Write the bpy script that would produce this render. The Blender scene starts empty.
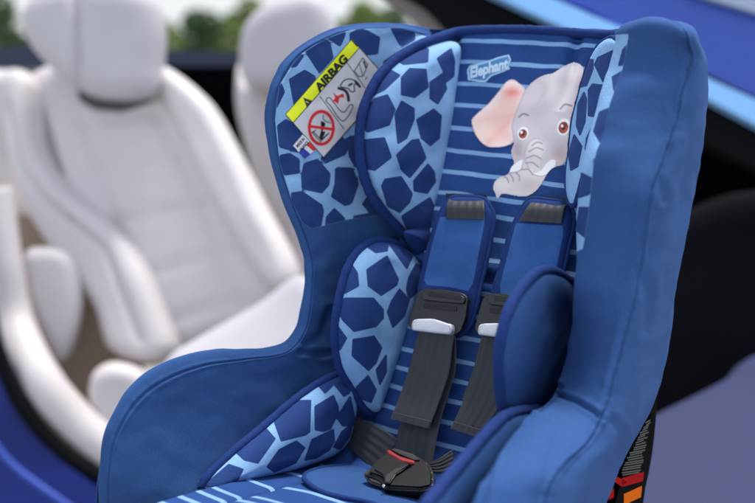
import bpy, bmesh, math, random
import numpy as np
from mathutils import Vector, noise
from mathutils.bvhtree import BVHTree
random.seed(7); np.random.seed(7)
scene = bpy.context.scene
COL = scene.collection
HCAM = 2.1
# ------------------------------------------------------------------ measured camera and seat frame
FPX = 1049.0; PITCH = math.radians(16); PSI = math.radians(32); REC = math.radians(25)
CAM = np.array([0, 0, HCAM])
cx = np.array([1, 0, 0.]); cu = np.array([0, math.sin(PITCH), math.cos(PITCH)]); cf = np.array([0, math.cos(PITCH), -math.sin(PITCH)])
R_ = np.array([math.cos(PSI), -math.sin(PSI), 0]); F_ = np.array([-math.sin(PSI), -math.cos(PSI), 0]); Z_ = np.array([0, 0, 1.])
N_ = F_*math.cos(REC) + Z_*math.sin(REC)          # normal of the backrest
V_ = Z_*math.cos(REC) - F_*math.sin(REC)          # up along the backrest
def ray(x, y): return cf + cx*(x-377.5)/FPX + cu*(251.5-y)/FPX
O_ = CAM + ray(500, 200)*1.38
def W(r, n, v): return O_ + R_*r + N_*n + V_*v
def Wm(a): a = np.asarray(a, float); return O_ + a[..., 0:1]*R_ + a[..., 1:2]*N_ + a[..., 2:3]*V_
def loc(p): q = np.asarray(p)-O_; return np.stack([q@R_, q@N_, q@V_], -1)
def onpl(x, y, a, b=0., c=0.):
    """point on the seat-frame plane r = a + b n + c v that a photo pixel shows (local coords)"""
    nn = R_ - b*N_ - c*V_; d = ray(x, y); pt = O_ + R_*a
    return loc(CAM + d*(((pt-CAM)@nn)/(d@nn)))
def onN(x, y, c, k=0.):
    """plane n = c + k*v"""
    nn = N_ - k*V_; d = ray(x, y); pt = O_ + N_*c
    return loc(CAM + d*(((pt-CAM)@nn)/(d@nn)))
def proj(P):
    P = np.asarray(P)-CAM; d = P@cf
    return np.stack([377.5+FPX*(P@cx)/d, 251.5-FPX*(P@cu)/d], -1)
# ------------------------------------------------------------------ helpers
def obj(name, verts, faces, mat=None, parent=None, smooth=True, attrs=None, cols=None):
    me = bpy.data.meshes.new(name)
    me.from_pydata([tuple(map(float, v)) for v in verts], [], faces); me.update()
    if smooth: me.polygons.foreach_set('use_smooth', [True]*len(me.polygons))
    for k, a in (attrs or {}).items():
        at = me.attributes.new(k, 'FLOAT', 'POINT'); at.data.foreach_set('value', np.asarray(a, np.float32))
    if cols is not None:
        at = me.attributes.new('paint', 'FLOAT_COLOR', 'POINT'); c = np.ones((len(verts), 4), np.float32); c[:, :3] = cols
        at.data.foreach_set('color', c.ravel())
    o = bpy.data.objects.new(name, me); COL.objects.link(o)
    if mat: me.materials.append(mat)
    if parent: o.parent = parent
    return o
def thing(name, label, cat, loc_=(0, 0, 0), group=None):
    o = bpy.data.objects.new(name, None); COL.objects.link(o); o.location = loc_
    o['label'] = label; o['category'] = cat
    if group: o['group'] = group
    return o
def setparent(o, p):
    o.parent = p
    o.matrix_parent_inverse.identity()
def cr(P, n, closed=False):
    """Catmull-Rom resample of rows P (k,...) to n rows"""
    P = np.asarray(P, float); k = len(P)
    t = np.linspace(0, k if closed else k-1, n, endpoint=not closed)
    i = np.floor(t).astype(int)
    if not closed: i = np.minimum(i, k-2)
    f = (t-i).reshape((-1,)+(1,)*(P.ndim-1))
    if closed: p0, p1, p2, p3 = P[(i-1) % k], P[i % k], P[(i+1) % k], P[(i+2) % k]
    else:
        Q = np.concatenate([[2*P[0]-P[1]], P, [2*P[-1]-P[-2]]]); p0, p1, p2, p3 = Q[i], Q[i+1], Q[i+2], Q[i+3]
    return .5*((2*p1)+(-p0+p2)*f+(2*p0-5*p1+4*p2-p3)*f*f+(-p0+3*p1-3*p2+p3)*f**3)
def arc(P, n, closed=False):
    """smooth then equal arc-length resample"""
    Q = cr(P, 12*len(P), closed)
    if closed: Q = np.concatenate([Q, Q[:1]])
    s = np.concatenate([[0], np.cumsum(np.linalg.norm(np.diff(Q, axis=0), axis=1))])
    t = np.linspace(0, s[-1], n+1 if closed else n)
    out = np.stack([np.interp(t, s, Q[:, j]) for j in range(Q.shape[1])], 1)
    return out[:-1] if closed else out
def sdf(P, poly):
    """signed distance, + inside"""
    P = np.asarray(P, float); poly = np.asarray(poly, float)
    A = poly; B = np.roll(poly, -1, 0); best = np.full(len(P), 1e9); ins = np.zeros(len(P), bool)
    for a, b in zip(A, B):
        d = b-a; L = d@d
        if L < 1e-12: continue
        t = np.clip(((P-a)@d)/L, 0, 1); q = P-a-t[:, None]*d
        best = np.minimum(best, np.hypot(q[:, 0], q[:, 1]))
        c = ((a[1] > P[:, 1]) != (b[1] > P[:, 1])); 
        with np.errstate(divide='ignore', invalid='ignore'):
            xx = a[0]+(P[:, 1]-a[1])*d[0]/(d[1] if abs(d[1]) > 1e-12 else 1e-12)
        ins ^= c & (P[:, 0] < xx)
    return np.where(ins, best, -best)
def segd(P, pts):
    P = np.asarray(P, float); best = np.full(len(P), 1e9)
    for a, b in zip(pts[:-1], pts[1:]):
        a = np.asarray(a, float); b = np.asarray(b, float); d = b-a; L = max(d@d, 1e-12)
        t = np.clip(((P-a)@d)/L, 0, 1); q = P-a-t[:, None]*d; best = np.minimum(best, np.hypot(q[:, 0], q[:, 1]))
    return best
def gridfaces(a, b, wa=False, wb=False, base=0):
    F = []
    for i in range(a if wa else a-1):
        for j in range(b if wb else b-1):
            i2 = (i+1) % a; j2 = (j+1) % b
            F.append((base+i*b+j, base+i*b+j2, base+i2*b+j2, base+i2*b+j))
    return F
def tube(name, P, rad, mat, parent, n=10, closed=False, wr=0.0, flat=None, sm=True, res=None):
    """round piping along 3D points; wr = wrinkle amount"""
    P = arc(P, res or max(20, int(len(P)*14)), closed) if sm else np.asarray(P, float)
    k = len(P); T = (np.roll(P, -1, 0)-np.roll(P, 1, 0)) if closed else np.gradient(P, axis=0)
    T /= np.linalg.norm(T, axis=1)[:, None]+1e-12
    up = flat if flat is not None else np.array([.1, .2, 1.])
    vs = []
    for i in range(k):
        t = T[i]; a = np.cross(t, up); a /= np.linalg.norm(a)+1e-9; b = np.cross(a, t)
        rr = rad*(1+wr*noise.noise(Vector(P[i])*90)) if np.isscalar(rad) else rad[min(i, len(rad)-1)]
        for j in range(n):
            th = 2*math.pi*j/n
            w2 = 1+wr*.6*noise.noise(Vector(P[i])*260+Vector((j*.7, 0, 0)))
            vs.append(P[i]+(a*math.cos(th)+b*math.sin(th))*rr*w2)
    F = gridfaces(k, n, closed, True)
    if not closed: F += [tuple(range(n))[::-1], tuple((k-1)*n+j for j in range(n))]
    return obj(name, vs, F, mat, parent)
# ------------------------------------------------------------------ materials
def srgb(r, g, b): 
    f = lambda c: c/12.92 if c <= .04045 else ((c+.055)/1.055)**2.4
    return (f(r/255), f(g/255), f(b/255), 1)
def newmat(name):
    m = bpy.data.materials.new(name); m.use_nodes = True
    nt = m.node_tree; return m, nt, nt.nodes['Principled BSDF']
def node(nt, t, **k):
    n = nt.nodes.new(t)
    for a, v in k.items(): setattr(n, a, v)
    return n
def weave(nt, bs, scale=900, strength=.4, dist=.0004, wr=0.35):
    tc = node(nt, 'ShaderNodeTexCoord')
    w1 = node(nt, 'ShaderNodeTexWave', wave_type='BANDS', bands_direction='X'); w2 = node(nt, 'ShaderNodeTexWave', wave_type='BANDS', bands_direction='Z')
    nz = node(nt, 'ShaderNodeTexNoise'); nz.inputs['Scale'].default_value = 26; nz.inputs['Detail'].default_value = 4; nz.inputs['Roughness'].default_value = .5
    for w in (w1, w2):
        w.inputs['Scale'].default_value = scale/6.28; w.inputs['Distortion'].default_value = 1.2; w.inputs['Detail'].default_value = 1
        nt.links.new(tc.outputs['Object'], w.inputs['Vector'])
    nt.links.new(tc.outputs['Object'], nz.inputs['Vector'])
    mx = node(nt, 'ShaderNodeMath', operation='MAXIMUM'); nt.links.new(w1.outputs['Fac'], mx.inputs[0]); nt.links.new(w2.outputs['Fac'], mx.inputs[1])
    b1 = node(nt, 'ShaderNodeBump'); b1.inputs['Strength'].default_value = strength; b1.inputs['Distance'].default_value = dist
    b2 = node(nt, 'ShaderNodeBump'); b2.inputs['Strength'].default_value = wr; b2.inputs['Distance'].default_value = .004
    nt.links.new(mx.outputs[0], b1.inputs['Height']); nt.links.new(nz.outputs['Fac'], b2.inputs['Height'])
    nt.links.new(b2.outputs['Normal'], b1.inputs['Normal']); nt.links.new(b1.outputs['Normal'], bs.inputs['Normal'])
    return tc, nz
def fabric(name, base, reg=None, spot=None, rough=.85, sheen=.08, wr=.35, mottled=.07):
    m, nt, bs = newmat(name)
    bs.inputs['Roughness'].default_value = rough
    bs.inputs['Sheen Weight'].default_value = sheen; bs.inputs['Sheen Roughness'].default_value = .45
    bs.inputs['Sheen Tint'].default_value = srgb(110, 145, 210)
    bs.inputs['Specular IOR Level'].default_value = .1
    tc, nz = weave(nt, bs, wr=wr)
    n2 = node(nt, 'ShaderNodeTexNoise'); n2.inputs['Scale'].default_value = 420; n2.inputs['Detail'].default_value = 2
    nt.links.new(tc.outputs['Object'], n2.inputs['Vector'])
    mr = node(nt, 'ShaderNodeMapRange'); mr.inputs['From Min'].default_value = .3; mr.inputs['From Max'].default_value = .7
    mr.inputs['To Min'].default_value = 1-mottled; mr.inputs['To Max'].default_value = 1+mottled
    nt.links.new(n2.outputs['Fac'], mr.inputs['Value'])
    n3 = node(nt, 'ShaderNodeTexNoise'); n3.inputs['Scale'].default_value = 9; n3.inputs['Detail'].default_value = 5; nt.links.new(tc.outputs['Object'], n3.inputs['Vector'])
    mr3 = node(nt, 'ShaderNodeMapRange'); mr3.inputs['From Min'].default_value = .3; mr3.inputs['From Max'].default_value = .7; mr3.inputs['To Min'].default_value = .9; mr3.inputs['To Max'].default_value = 1.1; nt.links.new(n3.outputs['Fac'], mr3.inputs['Value'])
    mm = node(nt, 'ShaderNodeMath', operation='MULTIPLY'); nt.links.new(mr.outputs[0], mm.inputs[0]); nt.links.new(mr3.outputs[0], mm.inputs[1])
    cur = None
    rgb = node(nt, 'ShaderNodeRGB'); rgb.outputs[0].default_value = base; cur = rgb.outputs[0]
    for at, c, soft in ((('reg',)+reg) if reg else None, (('spot',)+spot) if spot else None) if (reg or spot) else ():
        a = node(nt, 'ShaderNodeAttribute'); a.attribute_name = at
        r = node(nt, 'ShaderNodeMapRange', interpolation_type='SMOOTHSTEP'); r.inputs['From Min'].default_value = -soft; r.inputs['From Max'].default_value = soft
        nt.links.new(a.outputs['Fac'], r.inputs['Value'])
        mx = node(nt, 'ShaderNodeMix', data_type='RGBA'); nt.links.new(r.outputs[0], mx.inputs[0])
        nt.links.new(cur, mx.inputs[6]); mx.inputs[7].default_value = c; cur = mx.outputs[2]
    mu = node(nt, 'ShaderNodeVectorMath', operation='SCALE'); nt.links.new(cur, mu.inputs[0]); nt.links.new(mm.outputs[0], mu.inputs['Scale'])
    nt.links.new(mu.outputs[0], bs.inputs['Base Color'])
    return m
def sc(c, f): return (c[0]*f, c[1]*f, c[2]*f, 1)
C_BLUE = sc(srgb(60, 98, 158), .62); C_NAVY = sc(srgb(46, 72, 130), .76); C_LIGHT = sc(srgb(148, 192, 236), .76); C_PIPE = sc(srgb(38, 62, 122), .72); C_STRIPEBG = sc(srgb(52, 90, 160), .6)
M_blue = fabric('plain_blue_knit', C_BLUE)
M_print = fabric('giraffe_print', C_BLUE, (C_LIGHT, .45), (C_NAVY, .45), wr=.25)
M_pipe = fabric('navy_binding', C_PIPE, wr=.5)
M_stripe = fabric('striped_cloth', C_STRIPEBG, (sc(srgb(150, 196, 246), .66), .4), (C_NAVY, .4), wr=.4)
M_pad = fabric('pad_blue', sc(srgb(64, 108, 176), .7), (C_PIPE, .5), (C_PIPE, .5), wr=.2)
def paintmat(name, rough=.6, sheen=0.):
    m, nt, bs = newmat(name); a = node(nt, 'ShaderNodeAttribute'); a.attribute_name = 'paint'
    nt.links.new(a.outputs['Color'], bs.inputs['Base Color']); bs.inputs['Roughness'].default_value = rough
    bs.inputs['Sheen Weight'].default_value = sheen
    if sheen: weave(nt, bs, strength=.25, wr=.1)
    return m
def simple(name, c, rough=.5, metal=0., bump=0., bscale=60, spec=.5):
    m, nt, bs = newmat(name); bs.inputs['Roughness'].default_value = rough; bs.inputs['Metallic'].default_value = metal
    bs.inputs['Specular IOR Level'].default_value = spec
    tc = node(nt, 'ShaderNodeTexCoord'); nz = node(nt, 'ShaderNodeTexNoise'); nz.inputs['Scale'].default_value = bscale; nz.inputs['Detail'].default_value = 5
    nt.links.new(tc.outputs['Object'], nz.inputs['Vector'])
    mr = node(nt, 'ShaderNodeMapRange'); mr.inputs['To Min'].default_value = .88; mr.inputs['To Max'].default_value = 1.12
    nt.links.new(nz.outputs['Fac'], mr.inputs['Value'])
    rgb = node(nt, 'ShaderNodeRGB'); rgb.outputs[0].default_value = c
    mu = node(nt, 'ShaderNodeVectorMath', operation='SCALE'); nt.links.new(rgb.outputs[0], mu.inputs[0]); nt.links.new(mr.outputs[0], mu.inputs['Scale'])
    nt.links.new(mu.outputs[0], bs.inputs['Base Color'])
    if bump:
        b = node(nt, 'ShaderNodeBump'); b.inputs['Strength'].default_value = bump; b.inputs['Distance'].default_value = .002
        nt.links.new(nz.outputs['Fac'], b.inputs['Height']); nt.links.new(b.outputs['Normal'], bs.inputs['Normal'])
    return m
M_black = simple('black_plastic', srgb(9, 9, 11), .4, bump=.02, bscale=400, spec=.3)
M_clip = simple('charcoal_plastic', srgb(24, 24, 27), .42, bump=.02, bscale=400)
M_white = simple('white_plastic', srgb(196, 198, 204), .35)
M_red = simple('red_plastic', srgb(150, 18, 28), .4)
M_dark = simple('slot_black', srgb(12, 12, 14), .6)
M_chrome = simple('bright_metal', srgb(200, 200, 205), .25, 1.)
def webmat():
    m, nt, bs = newmat('grey_webbing'); bs.inputs['Roughness'].default_value = .6; bs.inputs['Sheen Weight'].default_value = .2
    a = node(nt, 'ShaderNodeAttribute'); a.attribute_name = 'across'; b_ = node(nt, 'ShaderNodeAttribute'); b_.attribute_name = 'along'
    s = node(nt, 'ShaderNodeMath', operation='SINE'); k = node(nt, 'ShaderNodeMath', operation='MULTIPLY'); k.inputs[1].default_value = 30
    nt.links.new(a.outputs['Fac'], k.inputs[0]); nt.links.new(k.outputs[0], s.inputs[0])
    s2 = node(nt, 'ShaderNodeMath', operation='SINE'); k2 = node(nt, 'ShaderNodeMath', operation='MULTIPLY'); k2.inputs[1].default_value = 3200
    nt.links.new(b_.outputs['Fac'], k2.inputs[0]); nt.links.new(k2.outputs[0], s2.inputs[0])
    ad = node(nt, 'ShaderNodeMath', operation='MULTIPLY_ADD'); ad.inputs[1].default_value = .0; nt.links.new(s2.outputs[0], ad.inputs[0]); nt.links.new(s.outputs[0], ad.inputs[2])
    bp = node(nt, 'ShaderNodeBump'); bp.inputs['Strength'].default_value = .35; bp.inputs['Distance'].default_value = .0008
    nt.links.new(ad.outputs[0], bp.inputs['Height']); nt.links.new(bp.outputs['Normal'], bs.inputs['Normal'])
    mr = node(nt, 'ShaderNodeMapRange'); mr.inputs['From Min'].default_value = -1.3; mr.inputs['From Max'].default_value = 1.3
    mr.inputs['To Min'].default_value = .8; mr.inputs['To Max'].default_value = 1.15; nt.links.new(ad.outputs[0], mr.inputs['Value'])
    mu = node(nt, 'ShaderNodeVectorMath', operation='SCALE'); mu.inputs[0].default_value = sc(srgb(76, 80, 92), .22)[:3]; nt.links.new(mr.outputs[0], mu.inputs['Scale'])
    nt.links.new(mu.outputs[0], bs.inputs['Base Color']); return m
M_web = webmat()
# ------------------------------------------------------------------ patterns traced in the cloth
G_WING = [[(306.7,43.9),(317.7,34.9),(329.6,42.9),(332.6,57.8),(319.6,72.7),(306.7,52.8)],[(350.5,33.9),(361.4,28),(379.3,37.9),(377.3,53.8),(361.4,54.8),(350.5,40)],
 [(289.8,79.6),(304.7,70.7),(314.7,76.7),(315.7,90),(294.8,105.5)],[(390,26),(413.7,27),(414.5,39.5),(401,46.7)],[(384,62),(400,51),(404,60),(386,72)],[(321.6,33),(330,25),(347.5,23),(343.5,38),(340,46)],
 [(277.9,125.9),(285.8,120),(295.8,125),(306.7,137.8),(297.8,151.7),(279.9,146.8)],[(274,157),(289.8,154),(298.8,159.7),(298.8,172.6),(284.8,174.6),(276,168)],
 [(304.7,163.7),(317.7,159.7),(329.2,173.6),(328.6,184.6),(321.6,192.5),(302.7,188.5),(302,175.6)],[(336,168),(352,168.6),(358,183.6),(351.5,203),(345.5,205.4),(332,196.5),(335.5,183.6)],
 [(325.6,162.7),(343.5,154.7),(344.5,140),(338.5,134),(321.6,158)],[(348.5,138),(354.4,135),(372,150),(361,168),(355,166),(349.5,156)],
 [(292,193.5),(302,192),(321.5,205.4),(323,211),(320,229),(305,240),(292,205)],[(327,217),(334.5,208.8),(345.4,219.8),(330,232),(325,234)],
 [(362.7,204),(372,192),(388,205),(393,222),(375.5,218)],[(354,216.5),(369,214),(365,230),(348,228)],[(362,172),(372,168),(380,185),(368,186)],[(270,95),(281,84),(284,92),(276,108),(268,110)],[(286,60),(296,50),(303,56),(296,66),(285,68)]]
G_HEAD = [[(401.8,77.8),(409.7,69),(425.6,69.8),(427.7,87.3),(414.5,97.2),(401.8,94.5)],[(430.4,82.5),(442.7,73.8),(446.3,88.9),(437.6,103.6),(430.4,98.5)],
 [(437.6,58.7),(451,49),(454.3,61.8),(453.5,76),(446.3,81.8),(443,69.8)],[(397.8,60.3),(420,47.5),(428,49),(427.2,61.8),(403.3,64.2)],[(369,97),(379,72),(386.6,68.2),(399.4,75.4),(384.2,89.7)],
 [(362,125),(364,112),(375,99),(387.4,95.3),(394.6,109.6),(389,124.7),(367.5,131.8)],[(395.4,114.3),(401.8,101.6),(413.7,108.8),(413.7,119),(406.5,138),(398.2,143)],
 [(417.2,120),(433.6,109.6),(441,116),(439,138),(430.4,145.4),(421.7,138.2)],[(397,155),(412,140.6),(418.5,139.8),(425.6,158),(409.7,177.2),(401.8,170)],
 [(358,141),(384.2,138.2),(391,157.3),(374.7,170),(356,166)],[(414.5,190.7),(414,181),(428,164.5),(434,172),(435,182),(427,193)],[(382,186),(385,179.6),(401,177),(412,194),(409,202.6),(399.4,212),(388,206)],
 [(402,216.6),(420,204.4),(430,198),(437,214),(424,240),(410,235)]]
G_SIDE = [[(367.3,269.8),(386.9,256.3),(398,279.4),(396.4,285),(381.3,295),(368.6,285.7)],[(351,264),(357,273),(358.2,285.7),(344.7,293),(335,286),(340,271)],[(367.8,246.7),(375.7,238),(387.7,240),(387,250.7),(375.7,252.3)],
 [(389.3,243.5),(399.6,246),(412.4,256),(406.8,268.2)],[(416.3,264.2),(424,268),(420,290.5),(409,298.5),(406.8,289),(409,277.8)],
 [(334,303.3),(345.5,298.5),(373.3,298.5),(382.9,309.6),(383,318),(375.7,326.3),(354.2,331),(343,320),(337,308)],[(352.6,355.7),(353.4,339.8),(374,336.6),(381.3,347.8),(375.7,362.9),(368.6,370)],
 [(387.7,312),(392,301),(399.6,289.5),(409,300),(404,316),(393,327)],[(328,317),(332,319),(346.3,338.2),(340,349.4),(328,350)],[(376.5,370),(386,355.7),(386,371.7),(380,384)],[(356,388),(368,376),(376,390),(371,402),(360,398)]]
G_ARM = [[(274.6,421.6),(277.5,413.7),(293.4,400.8),(310.3,400.8),(309.3,431.6),(305.4,434.6),(281.5,440.5)],[(315.3,406.7),(333.2,395.8),(337.8,406.7),(338.2,412.7),(330.2,428.6),(323.3,431),(315.7,429.6)],
 [(317.3,383.9),(329.2,376),(332.2,385.8),(325.2,392.8)],[(332.2,375),(345,371),(356,380),(349,393),(344,396),(335,385)],[(236,452),(263.6,426),(274.6,438.8),(257.7,462.7),(244.7,459.7)],
 [(267.6,466.7),(279.5,449.8),(296.4,441.4),(304.4,447.8),(295.4,462.7),(274.6,471.6)],[(305.4,459.7),(312.3,439.8),(333.2,429.9),(334.2,440.8),(329.2,449.8),(316.3,457.7)],
 [(203,486.6),(228.8,464.7),(242.7,469.6),(234.8,484.6)],[(337,417.7),(350,397),(356,425),(343,425.6)],[(334,447),(342,432),(352,424),(350,436),(340,449)]]
G_HEADR = [[(595,64.6),(598,58),(613,51),(616,72.5),(608.6,81.3),(603,81.3)],[(588.5,60),(592.6,60),(592.6,69.4),(586.3,85.3),(577,87.7),(582,75.7)],[(592.6,84.5),(606.6,86),(605,92),(594.2,116.3),(588.7,115.5),(588.7,90)],
 [(578.3,104.3),(584,93),(586.3,99.6),(584.7,121.8),(580,134.6),(576.7,125)],[(574.3,135.4),(581.5,146.5),(577.5,166.4),(571,170),(568.8,153.7)],[(591.8,128),(594.6,136),(587,151),(585.5,149),(587,138)]]
G_WINGR = [[(619,65.4),(623,50),(631.6,40.7),(640,39),(631.6,63)],[(612.5,77.3),(628.5,67.8),(622,95),(617.3,100),(614,88.5)],[(594,131.4),(599.8,112.3),(618,105),(604.6,139.4),(600.6,142.5)],
 [(576.3,176),(581.8,173.5),(592.6,179),(589.4,194),(578.7,197.4)],[(579.5,207.8),(588,207.8),(586,238),(576.3,230)],[(594,160),(604,150),(602,175),(594,172)]]
def spotfield(px, polys):
    s = np.full(len(px), -30.)
    for p in polys: s = np.maximum(s, sdf(px, p))
    return s+1.1
# ------------------------------------------------------------------ the child seat
SEAT = thing('child_car_seat', 'blue child car seat with giraffe and stripe print, elephant face and five-point harness', 'child seat', (0, 0, 0))
BASEPT = W(0, 0.05, -.5)
# ---- outer cover: the two wings that run down into the arms, as closed lofts
def wing(name, st, ns, nc, kind, parent, mat, bulge=0.):
    st = np.array(st)                                     # stations x loop points x 3 (local)
    G = cr(st, ns); G = np.stack([cr(G[i], nc, True) for i in range(ns)])
    return G
def build_left():
    SLpx = [(432,30),(400,24.5),(350,26),(320,36),(290,55),(272,85),(266,120),(272,165),(284,205),(300,245),(305,270),(303,300),(296,330),(278,347),(240,352),(200,358),(160,372),(130,395),(112,425),(104,455),(102,503),(104,545)]
    ILpx = [(432,38),(402,30),(352,32),(325,41),(299,58),(281,87),(276,120),(281,162),(293,201),(308,240),(314,266),(313,298),(307,331),(288,353),(246,360),(205,366),(166,381),(139,402),(121,431),(113,459),(111,503),(113,545)]
    A = [(-.12,.0,.225),(-.125,.0,.215),(-.13,.0,.19),(-.135,.0,.16),(-.14,.0,.12),(-.14,.0,.07),(-.14,.0,.02),(-.14,.0,-.03),(-.14,.0,-.08),(-.14,.0,-.12),(-.14,-.005,-.155),(-.14,-.01,-.19),(-.145,-.005,-.235),(-.15,.0,-.28),(-.16,.01,-.32),(-.165,.03,-.36),(-.17,.07,-.40),(-.175,.12,-.43),(-.18,.17,-.455),(-.18,.2,-.48),(-.18,.22,-.52),(-.18,.22,-.55)]
    st = []
    k = len(SLpx)
    for i in range(k):
        S = onpl(*SLpx[i], -.17, -.35); I = onpl(*ILpx[i], -.155, -.33); a = np.array(A[i])
        I = I + np.array([.0, .004, 0]); arm = min(1, max(0, (i-11)/4))
        top = max(0, 1-i/4)
        M1 = a*.5+I*.5 + np.array([-.012, -.004, 0]); M2 = a*.18+I*.82+np.array([-.004, 0, 0])
        Bk = np.array([-.215+.03*top, -.12, S[2]*.9-.01-.06*arm]); 
        Sout = S+np.array([-.006, -.05*(1-arm)-.02*arm, -.006-.04*arm]);
        O = Sout*.5+Bk*.5+np.array([-.018*(1-arm)+.012*arm, 0, 0]); Sout = Sout+np.array([.012*arm, 0, 0]); C = np.array([a[0]+.01, -.11+.0*arm, a[2]-.01*(1-arm)-.03*arm])
        mid = (a+C)/2
        B = (I+S)/2; d = np.array([-.002, .007, .004*arm+.003*arm]); B = B+d*(.4+1.*arm); M1 = M1+np.array([.014*arm, .004*arm, 0]); M2 = M2+np.array([.006*arm, .002*arm, 0])
        st.append([a, M1, M2, I, B, S, Sout, O, Bk, C, mid])
    return np.array(st), SLpx, ILpx
stL, SLpx, ILpx = build_left()
NS, NC = 300, 150
GL = cr(stL, NS); GL = np.stack([cr(GL[i], NC, True) for i in range(NS)])
def build_right():
    I = [(627,37),(623,65),(613,92),(603,128),(594,160),(589,200),(583,245),(575,290),(570,335),(562,375),(552,398),(530,415),(508,442),(490,470),(472,503),(455,545)]
    S = [(687,38),(691,60),(681,92),(675,122),(662,159),(649,197),(643,249),(633,300),(623,340),(613,378),(604,410),(588,441),(568,461),(552,481),(544,503),(530,545)]
    Op = [(692,38),(704,72),(706.5,105),(703,135),(699,165),(692,203),(683,249),(674,300),(670,336),(664,370),(656,398),(641,427),(629,449),(617,478),(607,503),(588,545)]
    A = [(.13,.0,.2),(.135,.0,.15),(.14,.0,.11),(.14,.0,.07),(.14,.0,.03),(.14,.0,-.02),(.14,.0,-.07),(.14,.0,-.11),(.14,-.005,-.15),(.14,-.01,-.19),(.145,-.005,-.225),(.15,.0,-.265),(.155,.02,-.31),(.16,.06,-.35),(.165,.1,-.4),(.17,.14,-.45)]
    ri = [.185]*8+[.18,.175,.175,.18,.19,.2,.2,.2]; rs = [.25]*16; ro = [.225]*16
    st = []
    MB = {0:(615,42),1:(608,68),2:(600,95),3:(591,132),4:(583,165),5:(577,208),6:(577,250)}
    for i in range(len(I)):
        a = np.array(A[i]); Ii = onpl(*I[i], ri[i]); Si = onpl(*S[i], rs[i]); Oi = onpl(*Op[i], ro[i])
        e = 1
        M1 = a*.5+Ii*.5+np.array([.01, -.004, 0])*e; M2 = a*.15+Ii*.85+np.array([.003, 0, 0])
        if i in MB: M2 = onpl(*MB[i], .155); M1 = a*.45+M2*.55+np.array([.008, 0, 0])
        out = np.array([.35, .9, .25]); e2 = [.7, .85][i] if i < 2 else 1; B1 = Ii*.68+Si*.32+out*.016*e2; B2 = Ii*.3+Si*.7+out*.014*e2
        S2 = Si*.72+Oi*.28+np.array([.014, .0, 0])*e2
        Bk = np.array([.17, Oi[1]-.035, Oi[2]-.01]); C = np.array([a[0]-.02, min(-.11, Oi[1]-.03), Oi[2]-.01]); 
        st.append([a, M1, M2, Ii, B1, B2, Si, S2, Oi, Bk, C, (a+C)/2])
    return np.array(st)
stR = build_right()
GR = cr(stR, NS); GR = np.stack([cr(GR[i], NC+10, True) for i in range(NS)])
def crease(G, j0, depth, width):
    """press a sewn seam into a loft along loop position j0 (fraction)"""
    ns, nc = G.shape[:2]; out = G.copy()
    dv = np.roll(G, -1, 1)-np.roll(G, 1, 1); du = np.gradient(G, axis=0); nn = np.cross(du, dv); nn /= np.linalg.norm(nn, axis=2)[..., None]+1e-9
    cen = G.mean(1, keepdims=True); sg = np.sign((nn*(G-cen)).sum(2)).mean(); nn *= sg
    j = np.arange(nc)/nc
    dj = np.abs((j-j0+.5) % 1-.5); arcl = np.linalg.norm(np.diff(G, axis=1), axis=2).sum(1).mean()
    al = np.linspace(0, 1, ns)[:, None]; pk = np.array([[noise.noise(Vector((a*60., 7.3, j0*9)))+.6*noise.noise(Vector((a*150., 1.3, j0*9)))] for a in al[:, 0]])
    g = .0009*pk*np.exp(-((np.abs(dj*arcl)-2.5*width)/(2.2*width))**2)[None, :]-depth*np.exp(-(dj*arcl/width)**2)+depth*.5*np.exp(-((dj*arcl-2.2*width)/(1.6*width))**2)
    return out+nn*(g if g.ndim == 2 else g[None, :])[..., None], nn
GR, nnR = crease(GR, 6/12, .005, .003)
GL, nnL = crease(GL, 3/11, .0022, .0035)
def dome(G, k=9, h=.012):
    """close the start of a loft with a soft rounded end"""
    c = G[0].mean(0); d = (G[0]-G[6]).mean(0); d /= np.linalg.norm(d); rings = []
    for i in range(k):
        a = math.pi/2*(i+.5)/k; rings.append(c+(G[0]-c)*math.sin(a)**1.05+d*h*math.cos(a))
    return np.concatenate([np.array(rings), G])
CREASES = [([(345,322),(347,338),(342,350),(325,354),(300,352)], .004, 2.6), ([(330,312),(322,335),(306,345)], .0025, 4), ([(554,394),(575,400),(592,410),(602,418)], .005, 2.2), ([(560,388),(556,394),(540,408)], .004, 3), ([(481,512),(490,470),(499,445),(508,428),(520,418)], .004, 2.4), ([(560,430),(548,470),(536,512)], .0015, 5), ([(676,82),(673,100),(678,118)], .0014, 4), ([(690,70),(688,100),(680,130)], .002, 4), ([(668,150),(660,175),(664,200)], .002, 4), ([(640,270),(650,300),(645,330)], .0018, 5), ([(612,420),(622,432),(618,455)], .002, 4)]
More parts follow.
